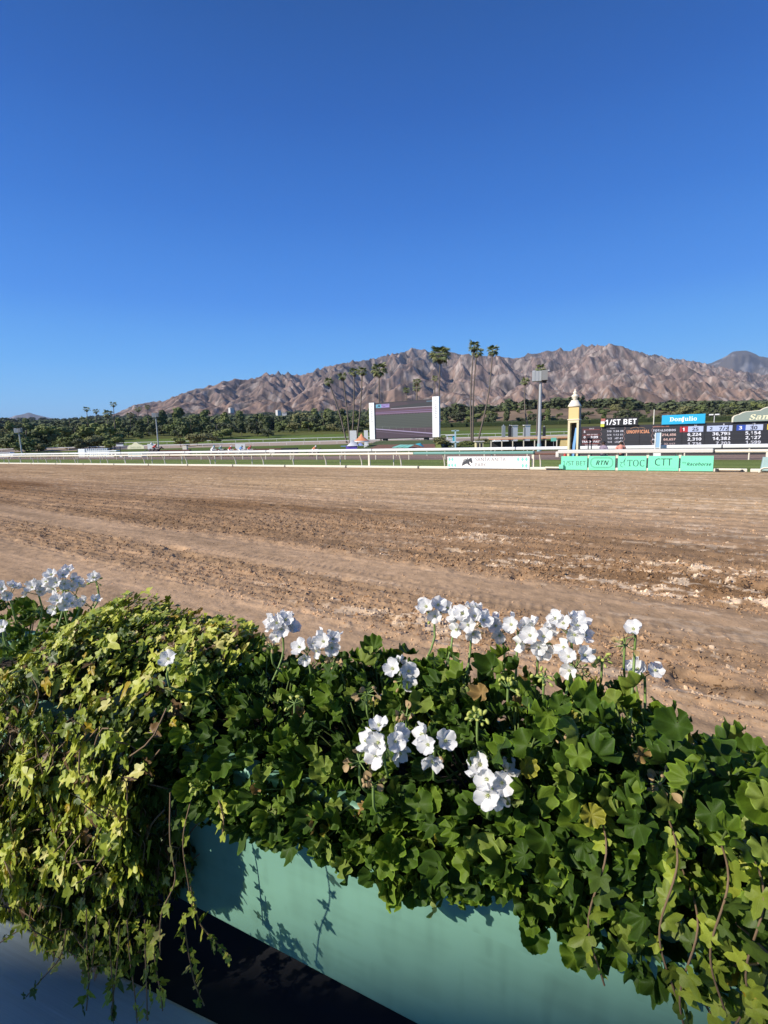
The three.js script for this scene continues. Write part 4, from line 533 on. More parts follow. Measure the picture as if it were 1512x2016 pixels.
// ------------------------------------------------------------------ fan palms
function frondGeo(seed) { // stalk and a pleated fan with split tips
  const r = rng(seed), pos = [], P = (a) => pos.push(a.x, a.y, a.z); const n = 11, len = .62, st = .42;
  const w = .018; for (const s of [-1]) { P(new V3(-w, 0, 0)); P(new V3(w, 0, 0)); P(new V3(0, st, -.02)); }
  const hub = new V3(0, st, -.02);
  for (let k = 0; k < n; k++) { const a0 = lerp(-1.45, 1.45, k / n), a1 = lerp(-1.45, 1.45, (k + 1) / n), am = (a0 + a1) / 2, L = len * (.72 + .28 * Math.cos(am)) * rr(r, .88, 1.1); const b = (a, l, d) => new V3(Math.sin(a) * l, st + Math.cos(a) * l, -.02 - d); const p0 = b(a0, L * .62, .06), p1 = b(a1, L * .62, .06), pm = b(am, L * .62, .015), tp = b(am, L, .22 + .1 * r()); P(hub); P(p0); P(pm); P(hub); P(pm); P(p1); P(p0); P(tp); P(pm); P(pm); P(tp); P(p1); }
  const g = new THREE.BufferGeometry(); g.setAttribute('position', new THREE.Float32BufferAttribute(pos, 3)); g.computeVertexNormals(); return g;
}
const FROND = [1, 2, 3].map(frondGeo), frondM = [mat(.20, .235, .08, .6), mat(.14, .17, .055, .6), mat(.29, .29, .11, .6)], deadM = mat(.17, .12, .07, .9);
function palm(label, cx, cy, bx, by, d, rad, nf, bend = 0) {
  const base = gAt(bx, d), top = at(cx, cy, d); const t = thing('fan_palm', label, 'palm tree', base), T = top.clone().sub(base), mid = T.clone().multiplyScalar(.5).add(new V3(bend, 0, 0));
  const r = rng(Math.round(cx * 7)), R = rad * d / 1000 * 1.3, pts = [new V3(0, -.5, 0), T.clone().multiplyScalar(.25).add(new V3(bend * .6, 0, 0)), mid, T.clone().multiplyScalar(.78).add(new V3(bend * .6, 0, 0)), T], cv = new THREE.CatmullRomCurve3(pts), g = new THREE.TubeGeometry(cv, 16, 1, 7, false);
  const ps = g.attributes.position; for (let i = 0; i <= 16; i++) { const c = cv.getPointAt(i / 16), w = lerp(.31, .19, i / 16) * (i === 0 ? 1.35 : 1) * clamp(d / 180, .8, 1.2); for (let k = 0; k <= 7; k++) { const o = i * 8 + k, v = new V3().fromBufferAttribute(ps, o).sub(c).multiplyScalar(w).add(c); ps.setXYZ(o, v.x, v.y, v.z); } }
  g.computeVertexNormals(); part('trunk', g, palmBark, t);
  for (let k = 0; k < nf; k++) { const el = lerp(1.45, -.75, Math.pow(k / nf, .85)) + rr(r, -.15, .15), az = k * 2.399 + rr(r, -.3, .3), dir = new V3(Math.cos(az) * Math.cos(el), Math.sin(el), Math.sin(az) * Math.cos(el)), f = part('frond', FROND[k % 3], frondM[Math.floor(r() * 3)], t); f.position.copy(T); f.quaternion.setFromRotationMatrix(basis(new V3(0, 1, 0).addScaledVector(dir, -dir.y + .001).add(new V3(rr(r, -.2, .2), .1, rr(r, -.2, .2))), dir)); f.scale.set(R * rr(r, .62, .8), R * rr(r, .85, 1.1), R * .9); }
  const sk = []; for (let k = 0; k < 12; k++) { const az = k * .5236 + r() * .3; const q = FROND[k % 3].clone(); q.applyMatrix4(basis(new V3(Math.cos(az), .3, Math.sin(az)), new V3(Math.cos(az) * .35, -1, Math.sin(az) * .35))); sk.push(q.scale(R * .7, R * .8, R * .7)); }
  const s = part('dead_skirt', mergeGeometries(sk), deadM, t); s.position.copy(T);
}
palm('slender leaning fan palm, leftmost of the group left of the screen', 647, 752, 683, 868, 205, 8.5, 24, .6);
palm('leaning fan palm, second of the group left of the screen', 674, 741, 689, 868, 200, 8.5, 24, .3);
palm('fan palm, third of the group left of the screen', 697, 732, 692, 867, 195, 9, 24, .4);
palm('curved fan palm, fourth of the group left of the screen', 713, 731, 701, 867, 190, 9, 24, .5);
palm('big crowned fan palm over the left edge of the screen', 746, 728, 750, 868, 185, 15, 34, -.2);
palm('tallest big crowned fan palm over the right edge of the screen', 866.5, 698, 863, 866, 180, 17.5, 36, -.1);
palm('small fan palm just left of the tallest palm behind the screen', 856, 745, 855, 866, 260, 6, 20);
palm('short fan palm behind the screen, leftmost of the three small ones', 800, 768, 803, 864, 250, 6.5, 20);
palm('upper palm of the close pair behind the screen middle', 820.5, 752, 822, 864, 230, 8, 22);
palm('lower palm of the close pair behind the screen middle', 820, 764, 818, 864, 245, 7.5, 22);
palm('tall fan palm, left one of the close pair right of the screen', 933, 682, 928, 866, 165, 11, 30, -.6);
palm('tall fan palm, right one of the close pair right of the screen', 938.5, 693, 931, 866, 172, 11, 30, -.5);
palm('tall curved leaning fan palm right of the close pair', 970, 690, 940, 866, 165, 11, 30, 1.0);
palm('slim fan palm left of the tall box floodlight', 1033.5, 751, 1043, 862, 200, 8, 24, -.9);
palm('fan palm whose crown shows above the box floodlight', 1064, 726, 1056, 862, 210, 9, 24, -.1);
palm('far fan palm, lone and leftmost above the left treeline', 170.5, 805.5, 176, 866, 420, 5.5, 18);
palm('far fan palm, second above the left treeline', 189, 809.5, 191, 866, 430, 5.5, 18);
palm('far tall fan palm before the slope of the left mountain', 223, 796, 229, 866, 400, 5.8, 18);
palm('far bushy fan palm below the tall one on the left', 212, 814, 212, 866, 400, 8.5, 26);
palm('far fan palm at the mountain foot, first of three', 257, 817, 258, 866, 410, 7, 20);
palm('far fan palm at the mountain foot, second of three', 271.5, 806, 274, 866, 405, 5.8, 18);
palm('far fan palm at the mountain foot, third of three', 290.5, 801.5, 294, 866, 410, 5, 18);
palm('small palm top standing out of the left treeline', 165, 826, 166, 868, 380, 7, 20);
// ------------------------------------------------------------------ bodies: smooth union of tapered capsules
function body(caps, res, k, lo, hi) {
  const mc = new MarchingCubes(res, new THREE.MeshStandardMaterial(), false, false, 60000), S = Math.max(hi[0] - lo[0], hi[1] - lo[1], hi[2] - lo[2]) / 2, c = [0, 1, 2].map((q) => (lo[q] + hi[q]) / 2), half = res / 2;
  for (let z = 0; z < res; z++) for (let y = 0; y < res; y++) for (let x = 0; x < res; x++) {
    const p = [c[0] + (x - half) / half * S, c[1] + (y - half) / half * S, c[2] + (z - half) / half * S]; let d = 9;
    for (const [a, b, ra, rb] of caps) { const ab = [b[0] - a[0], b[1] - a[1], b[2] - a[2]], ap = [p[0] - a[0], p[1] - a[1], p[2] - a[2]], t = clamp((ap[0] * ab[0] + ap[1] * ab[1] + ap[2] * ab[2]) / (ab[0] ** 2 + ab[1] ** 2 + ab[2] ** 2 + 1e-9)); const e = Math.hypot(ap[0] - ab[0] * t, ap[1] - ab[1] * t, ap[2] - ab[2] * t) - lerp(ra, rb, t); const h = clamp(.5 + .5 * (d - e) / k); d = lerp(d, e, h) - k * h * (1 - h); }
    mc.field[x + y * res + z * res * res] = -d;
  }
  mc.isolation = 0; mc.update(); const g = new THREE.BufferGeometry(), n = mc.count || mc.geometry.drawRange.count;
  g.setAttribute('position', new THREE.BufferAttribute(mc.positionArray.slice(0, n * 3), 3)); g.setAttribute('normal', new THREE.BufferAttribute(mc.normalArray.slice(0, n * 3), 3));
  const ps = g.attributes.position; for (let i = 0; i < ps.count; i++) ps.setXYZ(i, c[0] + ps.getX(i) * S, c[1] + ps.getY(i) * S, c[2] + ps.getZ(i) * S);
  return g;
}
{ // galloping racehorse, nose to +x
  const horseG = body([[[-.75, 1.28, 0], [-.2, 1.2, 0], .30, .30], [[-.2, 1.2, 0], [.55, 1.22, 0], .30, .31], [[.55, 1.28, 0], [1.2, 1.72, 0], .22, .11], [[1.2, 1.74, 0], [1.62, 1.5, 0], .11, .065], [[1.2, 1.8, .05], [1.2, 1.92, .06], .03, .012], [[1.2, 1.8, -.05], [1.2, 1.92, -.06], .03, .012],
    [[.62, 1.08, .13], [.98, .84, .13], .12, .07], [[.98, .84, .13], [1.32, .7, .13], .055, .04], [[1.32, .7, .13], [1.45, .58, .13], .045, .05], [[.58, 1.05, -.13], [.72, .68, -.13], .12, .07], [[.72, .68, -.13], [.4, .55, -.13], .055, .04], [[.4, .55, -.13], [.32, .44, -.13], .045, .05],
    [[-.8, 1.18, .14], [-.62, .86, .14], .2, .09], [[-.62, .86, .14], [-1.08, .62, .14], .08, .05], [[-1.08, .62, .14], [-1.22, .3, .14], .045, .04], [[-1.22, .3, .14], [-1.2, .2, .14], .05, .055], [[-.8, 1.18, -.14], [-.5, .8, -.14], .2, .09], [[-.5, .8, -.14], [-.86, .5, -.14], .08, .05], [[-.86, .5, -.14], [-.78, .16, -.14], .045, .04], [[-.78, .16, -.14], [-.72, .06, -.14], .05, .055]], 64, .07, [-1.7, 0, -1], [1.75, 2.1, 1]);
  const tailG = tube([new V3(-1.0, 1.38, 0), new V3(-1.3, 1.36, .02), new V3(-1.65, 1.2, .05), new V3(-1.95, 1.05, .02)], .055, 10, 6), maneG = tube([new V3(1.18, 1.86, 0), new V3(.95, 1.72, 0), new V3(.7, 1.53, 0)], .05, 8, 5);
  const riderG = body([[[-.28, 1.72, 0], [.12, 1.98, 0], .15, .15], [[.14, 2.0, 0], [.26, 2.1, 0], .07, .07], [[.32, 2.16, 0], [.36, 2.18, 0], .115, .1], [[.1, 1.98, .17], [.3, 1.72, .2], .06, .05], [[.3, 1.72, .2], [.62, 1.72, .1], .045, .035], [[.1, 1.98, -.17], [.3, 1.72, -.2], .06, .05], [[.3, 1.72, -.2], [.62, 1.72, -.1], .045, .035], [[.62, 1.72, .1], [.69, 1.7, .09], .035, .03], [[.62, 1.72, -.1], [.69, 1.7, -.09], .035, .03], [[-.28, 1.7, .1], [.12, 1.48, .27], .11, .08], [[.12, 1.48, .27], [-.2, 1.18, .31], .065, .05], [[-.2, 1.18, .31], [-.04, 1.1, .32], .05, .04], [[-.28, 1.7, -.1], [.12, 1.48, -.27], .11, .08], [[.12, 1.48, -.27], [-.2, 1.18, -.31], .065, .05], [[-.2, 1.18, -.31], [-.04, 1.1, -.32], .05, .04]], 56, .05, [-.8, 1.0, -.7], [.8, 2.4, .7]);
  const capG = new THREE.SphereGeometry(.135, 14, 8, 0, 6.3, 0, 1.75).rotateZ(-.35).translate(.33, 2.18, 0), silkG = body([[[-.24, 1.74, 0], [.12, 1.99, 0], .165, .168], [[.1, 1.98, .17], [.3, 1.72, .2], .068, .058], [[.1, 1.98, -.17], [.3, 1.72, -.2], .068, .058]], 44, .05, [-.6, 1.4, -.55], [.6, 2.4, .55]), saddleG = rbox(.55, .06, .5, .03, -.12, 1.52, 0);
  const coat = { bay: mat(.10, .042, .02, .5), dark: mat(.035, .022, .016, .5), chestnut: mat(.20, .075, .03, .5), grey: mat(.22, .21, .20, .6) }, skin = mat(.42, .24, .16, .7), breeches = mat(.75, .74, .72, .7);
  const team = [[418, 79, 'bay', 'turq', 'white', 'trailing bay racehorse at the back of the pack', 'person in white silks and turquoise cap riding the trailing bay horse'], [432, 81, 'dark', 'offwhite', 'teal', 'dark racehorse second from the back of the pack', 'person in teal silks crouched on the second horse from the back'], [452, 78, 'chestnut', 'white', 'red', 'chestnut racehorse in the middle of the pack', 'person in red silks and white cap in the middle of the pack'], [473, 79, 'grey', 'dark', 'blue', 'grey racehorse second from the front of the pack', 'person in blue silks and dark cap on the grey horse'], [490, 80, 'bay', 'red', 'red', 'bay racehorse leading the pack of five', 'person in red silks and red cap leading the pack'], [618, 76, 'dark', 'white', 'orange', 'dark racehorse galloping alone ahead of the pack', 'person in orange and white riding alone ahead of the pack'], [303, 86, 'dark', 'red', 'red', 'dark pony standing beside the starting gate', 'person in red jacket riding the pony beside the starting gate']];
  for (const [px, d, c, cap, silk, hl, pl] of team) {
    const p = gAt(px, d); p.y = at(px, 870, d).y - 9.5 * d / 1000 - 2.12 + (px === 303 ? .25 : 0); const turn = RT + (px === 303 ? .5 : 0);
    const h = thing('racehorse', hl, 'horse', p, turn, px === 303 ? null : 'horses galloping behind the turf rail'); part('body', horseG, coat[c], h); part('tail', tailG, M.black, h); part('mane', maneG, M.black, h); part('saddle_cloth', saddleG, M.white, h);
    const j = thing('person', pl, 'person', p.clone(), turn, px === 303 ? null : 'jockeys riding behind the turf rail'); part('body', riderG, px === 303 ? M.dark : breeches, j); part('silks', silkG, M[silk], j); part('cap', capG, M[cap], j); part('face', new THREE.SphereGeometry(.085, 10, 8).translate(.395, 2.12, 0), skin, j);
  }
  // two people standing behind the white rail cover
  const standG = body([[[0, .95, -.02], [0, 1.2, 0], .14, .15], [[-.14, 1.22, 0], [.14, 1.22, 0], .085, .085], [[0, 1.26, 0], [0, 1.36, .01], .055, .05], [[0, 1.43, .01], [0, 1.47, .02], .085, .095], [[-.2, 1.2, 0], [-.27, .97, .03], .055, .045], [[-.27, .97, .03], [-.2, .84, .24], .042, .032], [[.2, 1.2, 0], [.27, .97, .03], .055, .045], [[.27, .97, .03], [.2, .84, .24], .042, .032], [[-.2, .84, .24], [-.18, .83, .31], .034, .026], [[.2, .84, .24], [.18, .83, .31], .034, .026], [[-.09, .88, 0], [-.1, .46, .02], .095, .06], [[-.1, .46, .02], [-.1, .07, -.02], .058, .042], [[-.1, .05, -.02], [-.1, .04, .13], .045, .035], [[.09, .88, 0], [.1, .46, .02], .095, .06], [[.1, .46, .02], [.1, .07, -.02], .058, .042], [[.1, .05, -.02], [.1, .04, .13], .045, .035]], 80, .035, [-.8, -.05, -.8], [.8, 1.65, .8]);
  const shirtG = body([[[0, .92, -.02], [0, 1.2, 0], .158, .165], [[-.15, 1.225, 0], [.15, 1.225, 0], .098, .098], [[-.2, 1.2, 0], [-.26, 1.0, .03], .068, .06], [[.2, 1.2, 0], [.26, 1.0, .03], .068, .06]], 60, .035, [-.45, .7, -.45], [.45, 1.5, .45]);
  const trousersG = body([[[-.08, .92, -.01], [.08, .92, -.01], .135, .135], [[-.09, .88, 0], [-.1, .46, .02], .11, .075], [[-.1, .46, .02], [-.1, .14, -.01], .075, .062], [[.09, .88, 0], [.1, .46, .02], .11, .075], [[.1, .46, .02], [.1, .14, -.01], .075, .062]], 60, .03, [-.55, .05, -.55], [.55, 1.1, .55]);
  const hatG = mergeGeometries([new THREE.SphereGeometry(.112, 18, 9, 0, 6.3, 0, 1.6).translate(0, 1.475, .015), new THREE.CylinderGeometry(.1, .1, .012, 14, 1, false, -1.2, 2.4).translate(0, 1.48, .075)]), hairG = new THREE.SphereGeometry(.108, 16, 10, 0, 6.3, 0, 2.1).translate(0, 1.465, -.008);
  const head = mergeGeometries([new THREE.SphereGeometry(.016, 8, 6).translate(0, 1.435, .112), new THREE.SphereGeometry(.02, 8, 6).translate(-.098, 1.45, .01), new THREE.SphereGeometry(.02, 8, 6).translate(.098, 1.45, .01)]), eyes = mergeGeometries([new THREE.SphereGeometry(.011, 8, 6).translate(-.035, 1.465, .104), new THREE.SphereGeometry(.011, 8, 6).translate(.035, 1.465, .104), box(.045, .006, .01, 0, 1.398, .094)]);
  for (const [px, lab, shirt, hat, turn] of [[1188, 'person in mauve grey shirt and black cap behind the RTN sign', mat(.30, .24, .30, .8), M.black, 2.6], [1222, 'person in coral top and white hat behind the TOC sign', mat(.72, .30, .22, .8), M.white, 3.5]]) { const p = onV(px, 885, 32.0); p.y = .02; const t = thing('person', lab, 'person', p, RT + turn); part('body', standG, skin, t); part('shirt', shirtG, shirt, t); part('trousers', trousersG, mat(.05, .06, .09, .8), t); part('hair', hairG, mat(.05, .03, .02, .8), t); part('cap', hatG, hat, t); part('face_features', head, skin, t); part('eyes', eyes, M.black, t); }
}
// ------------------------------------------------------------------ planters in the foreground
const mintTex = noiseTex(512, (x, y) => { const st = tnoise(x, y * .02, 64, 61) * .55 + tnoise(x, y * .02 + .5, 180, 62) * .35 + tnoise(x, y, 8, 63) * .45 + tnoise(x, y, 24, 66) * .25 - .3 * sstep(.8, .95, tnoise(x, y * .05, 90, 67)), sp = tnoise(x, y, 200, 64) > .972 ? .1 : 0, k = .74 + .32 * st; return [k * (1 + sp), k, k * .99]; }, false);
mintTex.repeat.set(.9, 1.6);
const mintPaint = new THREE.MeshPhysicalMaterial({ color: C3(.20, .395, .285), map: mintTex, roughness: .5, clearcoat: .08, clearcoatRoughness: .5, side: THREE.DoubleSide, bumpMap: dirtBump, bumpScale: .0006 });
const soilM = mat(.03, .022, .016, 1, { bumpMap: dirtBump, bumpScale: .03 });
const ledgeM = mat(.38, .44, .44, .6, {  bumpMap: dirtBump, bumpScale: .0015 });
function planter(label, F0, len, s0) { // box of five panels with a folded rim
  const t = thing('planter_box', label, 'planter', F0, s0); const h = .52, w = .46;
  part('front_panel', rbox(len, h, .025, .008, 0, h / 2, 0), mintPaint, t); part('back_panel', rbox(len, h, .025, .008, 0, h / 2, -w), mintPaint, t);
  for (const x of [-1, 1]) part('end_panel', rbox(.025, h - .01, w - .03, .008, x * (len / 2 - .014), h / 2, -w / 2), mintPaint, t);
  part('bottom_panel', box(len - .06, .02, w - .03, 0, .02, -w / 2), mintPaint, t); part('rim', rbox(len + .02, .03, .05, .01, 0, h + .006, .0), mintPaint, t); part('rim', rbox(len + .02, .03, .05, .01, 0, h + .006, -w), mintPaint, t);
  part('soil', gridGeo(40, 12, (a, b) => [lerp(-len / 2 + .03, len / 2 - .03, a), h - .06 + .02 * vnoise(a * 30, b * 9), -.02 - b * (w - .04)]), soilM, t); return t;
}
planter('mint green painted metal planter box holding the white geraniums', PF(-.72, 0, 0), 2.5, PT);
const P2 = ((px, py) => { const r = ray(px, py); return r.multiplyScalar((.65 - EYE.y) / r.y).add(EYE); });
{ const a = P2(40, 1638), b = P2(-140, 1575), d = b.clone().sub(a).setY(0).normalize(), c = a.clone().addScaledVector(d, .75); planter('mint green planter box at the left end of the row, mostly hidden by ivy', c, 2.2, Math.atan2(d.z, -d.x)); }
{ // plinth strip under the planters, and the white ledge in the shade
  const a = P2(0, 1800), b = P2(440, 2016); const Y = .55, q = (px, py) => { const r = ray(px, py); return r.multiplyScalar((Y - EYE.y) / r.y).add(EYE); }, A = q(0, 1800), B = q(440, 2016), d = B.clone().sub(A).setY(0).normalize(), mid = A.clone().add(B).multiplyScalar(.5), turn = Math.atan2(-d.z, d.x);
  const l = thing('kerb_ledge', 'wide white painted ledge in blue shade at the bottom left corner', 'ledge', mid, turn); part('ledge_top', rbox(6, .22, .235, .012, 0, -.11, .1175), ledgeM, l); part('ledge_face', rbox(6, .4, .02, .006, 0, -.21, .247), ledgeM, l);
  const s = struct('asphalt_strip', new THREE.BoxGeometry(14, .1, 1.6), asphaltMat); s.position.copy(PF(1.5, 0, -.30)); s.rotation.y = PT;
}
// ---- leaves
const veinTex = noiseTex(256, (x, y) => { const a = x - .5, b = y - .5, r = Math.hypot(a, b) * 2, th = Math.atan2(a, b); let v = 0; for (let k = -3; k <= 3; k++) { const dd = Math.abs(th - k * .78) * r; v = Math.max(v, .55 - dd / .03); } v = Math.max(v, .55 * (1 - Math.abs(((th * 7.2 + r * 3) % 1 + 1) % 1 - .5) * r * 9)) * (r < .98 ? 1 : 0); const n = .86 + .14 * tnoise(x, y, 40, 71), zone = 1 - .10 * Math.exp(-(((r - .5) / .13) ** 2)), k = n * zone; return [clamp(k * .9 + .2 * clamp(v)), clamp(k * .93 + .12 * clamp(v)), clamp(k * .86 + .14 * clamp(v))]; });
function leafMat(r, g, b, rough, tr = .28, cc = .25) { return new THREE.MeshPhysicalMaterial({ specularIntensity: .35, color: C3(r, g, b), map: veinTex, roughness: rough, transmission: tr, thickness: 0, clearcoat: cc, clearcoatRoughness: .42, side: THREE.DoubleSide, vertexColors: true, bumpMap: veinTex, bumpScale: .0012 }); }
function polarLeaf(seed, o) { // o: radius(theta), height(theta, rho), rings, n, gap
  const n = o.n, rings = o.rings, pos = [], uv = [], col = [], ix = [];
  pos.push(0, 0, 0); uv.push(.5, .5); col.push(1, 1, 1);
  rings.forEach((q) => { for (let k = 0; k <= n; k++) { const th = lerp(-Math.PI + o.gap, Math.PI - o.gap, k / n), R = o.radius(th) * q, z = o.height(th, q), x = Math.sin(th) * R, y = Math.cos(th) * R; pos.push(x, y, z); uv.push(.5 + x * .5, .5 + y * .5); const c = q === 1 ? o.rim : 1; col.push(c, c, c * .9); } });
  const W = n + 1; for (let k = 0; k < n; k++) ix.push(0, 1 + k + 1, 1 + k); for (let j = 1; j < rings.length; j++) for (let k = 0; k < n; k++) { const a = 1 + (j - 1) * W + k, b = a + 1, c = a + W, d = c + 1; ix.push(a, b, d, a, d, c); }
  const g = new THREE.BufferGeometry(); g.setAttribute('position', new THREE.Float32BufferAttribute(pos, 3)); g.setAttribute('uv', new THREE.Float32BufferAttribute(uv, 2)); g.setAttribute('color', new THREE.Float32BufferAttribute(col, 3)); g.setIndex(ix); g.computeVertexNormals(); return g;
}
const GLEAF = [...Array(14)].map((_, i) => { // round ruffled geranium leaf, lobed and scalloped, notched at the stalk
  const r = rng(500 + i), ph = r() * 6, am = rr(r, .14, .34), cup = rr(r, -.2, .95), fold = rr(r, .0, .85), wav = rr(r, 5, 9), tw = rr(r, -.3, .3);
  return polarLeaf(i, { n: 48, gap: rr(r, .1, .4), rim: 1.75, rings: [.34, .66, .9, 1], radius: (t) => 1 - .09 * Math.pow(Math.abs(Math.sin(t * 3.5)), 4) - .05 * Math.pow(Math.abs(Math.sin(t * 10.5)), 2) - .08 * Math.cos(t) * Math.sign(Math.cos(t)) * .4, height: (t, q) => cup * q * q + am * Math.pow(q, 3) * Math.sin(wav * t + ph) + tw * q * q * Math.sin(t) + fold * Math.abs(Math.sin(t)) * q * .8 - .12 * q });
});
const ILEAF = [...Array(7)].map((_, i) => { // five pointed ivy leaf folded along the midrib
  const r = rng(700 + i), f = rr(r, .05, .45), cu = rr(r, -.35, .15), sp = rr(r, .85, 1.05), lob = [[-2.75, .42], [-2.2, .62], [-1.72, .40], [-1.1, .80 * sp], [-.52, .46], [0, 1.12], [.52, .46], [1.1, .80 * sp], [1.72, .40], [2.2, .62], [2.75, .42]];
  return polarLeaf(i, { n: 22, gap: .32, rim: 1.12, rings: [.5, 1], radius: (t) => { const e = pw(lob, t); return e * (1 + .03 * Math.sin(t * 11 + i)); }, height: (t, q) => f * Math.abs(Math.sin(t)) * q * .8 + cu * q * q * (.5 + .5 * Math.cos(t)) + .05 * Math.sin(t * 4 + i * 2) * q });
});
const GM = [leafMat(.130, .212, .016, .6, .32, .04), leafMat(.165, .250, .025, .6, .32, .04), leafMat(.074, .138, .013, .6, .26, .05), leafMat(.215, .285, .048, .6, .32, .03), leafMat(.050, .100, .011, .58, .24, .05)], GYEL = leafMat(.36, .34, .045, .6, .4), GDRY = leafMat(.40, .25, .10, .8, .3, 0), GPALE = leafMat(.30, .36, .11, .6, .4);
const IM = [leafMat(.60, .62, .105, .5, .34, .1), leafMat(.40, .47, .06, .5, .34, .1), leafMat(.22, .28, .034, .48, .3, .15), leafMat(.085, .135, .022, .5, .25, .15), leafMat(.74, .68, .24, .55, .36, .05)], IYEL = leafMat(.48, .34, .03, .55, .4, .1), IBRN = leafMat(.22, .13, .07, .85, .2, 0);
const stemM = mat(.16, .22, .06, .6), woodM = mat(.20, .13, .07, .8), greenStem = mat(.20, .30, .08, .55);
const petalM = new THREE.MeshPhysicalMaterial({ color: C3(.85, .84, .82), roughness: .6, transmission: .3, thickness: 0, side: THREE.DoubleSide, vertexColors: true }), budM = mat(.42, .46, .10, .6), fadedM = new THREE.MeshPhysicalMaterial({ color: C3(.52, .36, .17), roughness: .8, transmission: .25, thickness: 0, side: THREE.DoubleSide, vertexColors: true });
const petal = (seed) => { const r = rng(seed), cv = rr(r, .05, .35), tw = rr(r, -.15, .15); return gridGeo(5, 6, (a, b) => { const x = a * 2 - 1, w = Math.pow(Math.sin(Math.PI * Math.min(1, .06 + b * .80)), .75) * .5 * (b > .97 ? .93 : 1), y = b * 1.06 - (b > .9 ? .10 * x * x : 0); return [x * w + tw * b * b * .3, y, cv * b * b - .26 * x * x * w * 1.2 + .06 * Math.sin(x * 4 + seed) * b + .05 * Math.sin(7 * b + 3 * x + seed) * b * Math.abs(x)]; }, (a, b) => { const k = b < .2 ? .9 : 1; return [k, k, k * (b < .15 ? .72 : 1)]; }); };
const PET = [...Array(6)].map((_, i) => petal(i + 1));
const FLORET = [...Array(6)].map((_, i) => { // five broad petals round a small centre
  const r = rng(820 + i), L = [], open = rr(r, .95, 1.45);
  for (let k = 0; k < 5; k++) { const a = k * 1.2566 + rr(r, -.12, .12), dir = new V3(Math.sin(a) * Math.sin(open), Math.cos(a) * Math.sin(open), Math.cos(open)), up = new V3(-Math.sin(a) * Math.cos(open), -Math.cos(a) * Math.cos(open), Math.sin(open)); L.push(PET[(i + k) % 6].clone().applyMatrix4(basis(up, dir)).scale(rr(r, .9, 1.1), rr(r, .9, 1.1), 1)); }
  const ce = new THREE.SphereGeometry(.11, 8, 6), cc = new Float32Array(ce.attributes.position.count * 3); for (let k = 0; k < cc.length; k += 3) { cc[k] = .72; cc[k + 1] = .78; cc[k + 2] = .32; } ce.setAttribute('color', new THREE.BufferAttribute(cc, 3)); ce.translate(0, 0, .03); L.push(ce);
  for (let k = 0; k < 5; k++) { const a = k * 1.2566 + .6, q = ce.clone().scale(.28, .28, 1.6).translate(Math.sin(a) * .1, Math.cos(a) * .1, .16); L.push(q); }
  return mergeGeometries(L);
});
const centreG = new THREE.SphereGeometry(.075, 8, 6), budG = new THREE.SphereGeometry(1, 8, 6).scale(.55, 1, .55);
function orient(o, n, tip) { o.quaternion.setFromRotationMatrix(basis(n, tip)); return o; }
const SUNN = sunDir.clone().normalize(), OUT = PM.clone().multiplyScalar(-1), UP = new V3(0, 1, 0);
// cross-section of the hanging mass: a runs from the front skirt (0) over the top (about .6) to the back (1)
function geraniumSpot(r, s, prof) {
  const a = r(), lay = 1 - .34 * Math.pow(r(), 1.6), ph = lerp(prof.lo, 2.75, a); // angle from the front horizontal, up and over
  const C = [.19, .46], am = .31, bt = prof.top - C[1];
  let m = C[0] - Math.cos(ph) * am * lay, t = C[1] + Math.sin(ph) * (ph < 0 ? .5 : bt) * lay, n = OUT.clone().multiplyScalar(Math.cos(ph)).addScaledVector(UP, Math.sin(ph));
  if (ph < 0) { m = C[0] - am * lay + .04 * r(); t = C[1] + ph / -prof.lo * -(C[1] - prof.low); n = OUT.clone().multiplyScalar(.9).addScaledVector(UP, -.15); }
  return { p: PF(s, m, t), n, lay, ph };
}
const TOPP = [[-1.6, .74], [-1.2, .74], [-1.05, .76], [-.9, .83], [-.75, .80], [-.6, .84], [-.4, .80], [-.22, .80], [-.05, .72], [.1, .71], [.3, .72], [.5, .70]], LOWP = [[-1.6, .0], [-1.1, .0], [-.95, .0], [-.75, .01], [-.64, .10], [-.56, .40], [-.4, .43], [-.22, .38], [-.1, .43], [.02, .48], [.3, .5]];
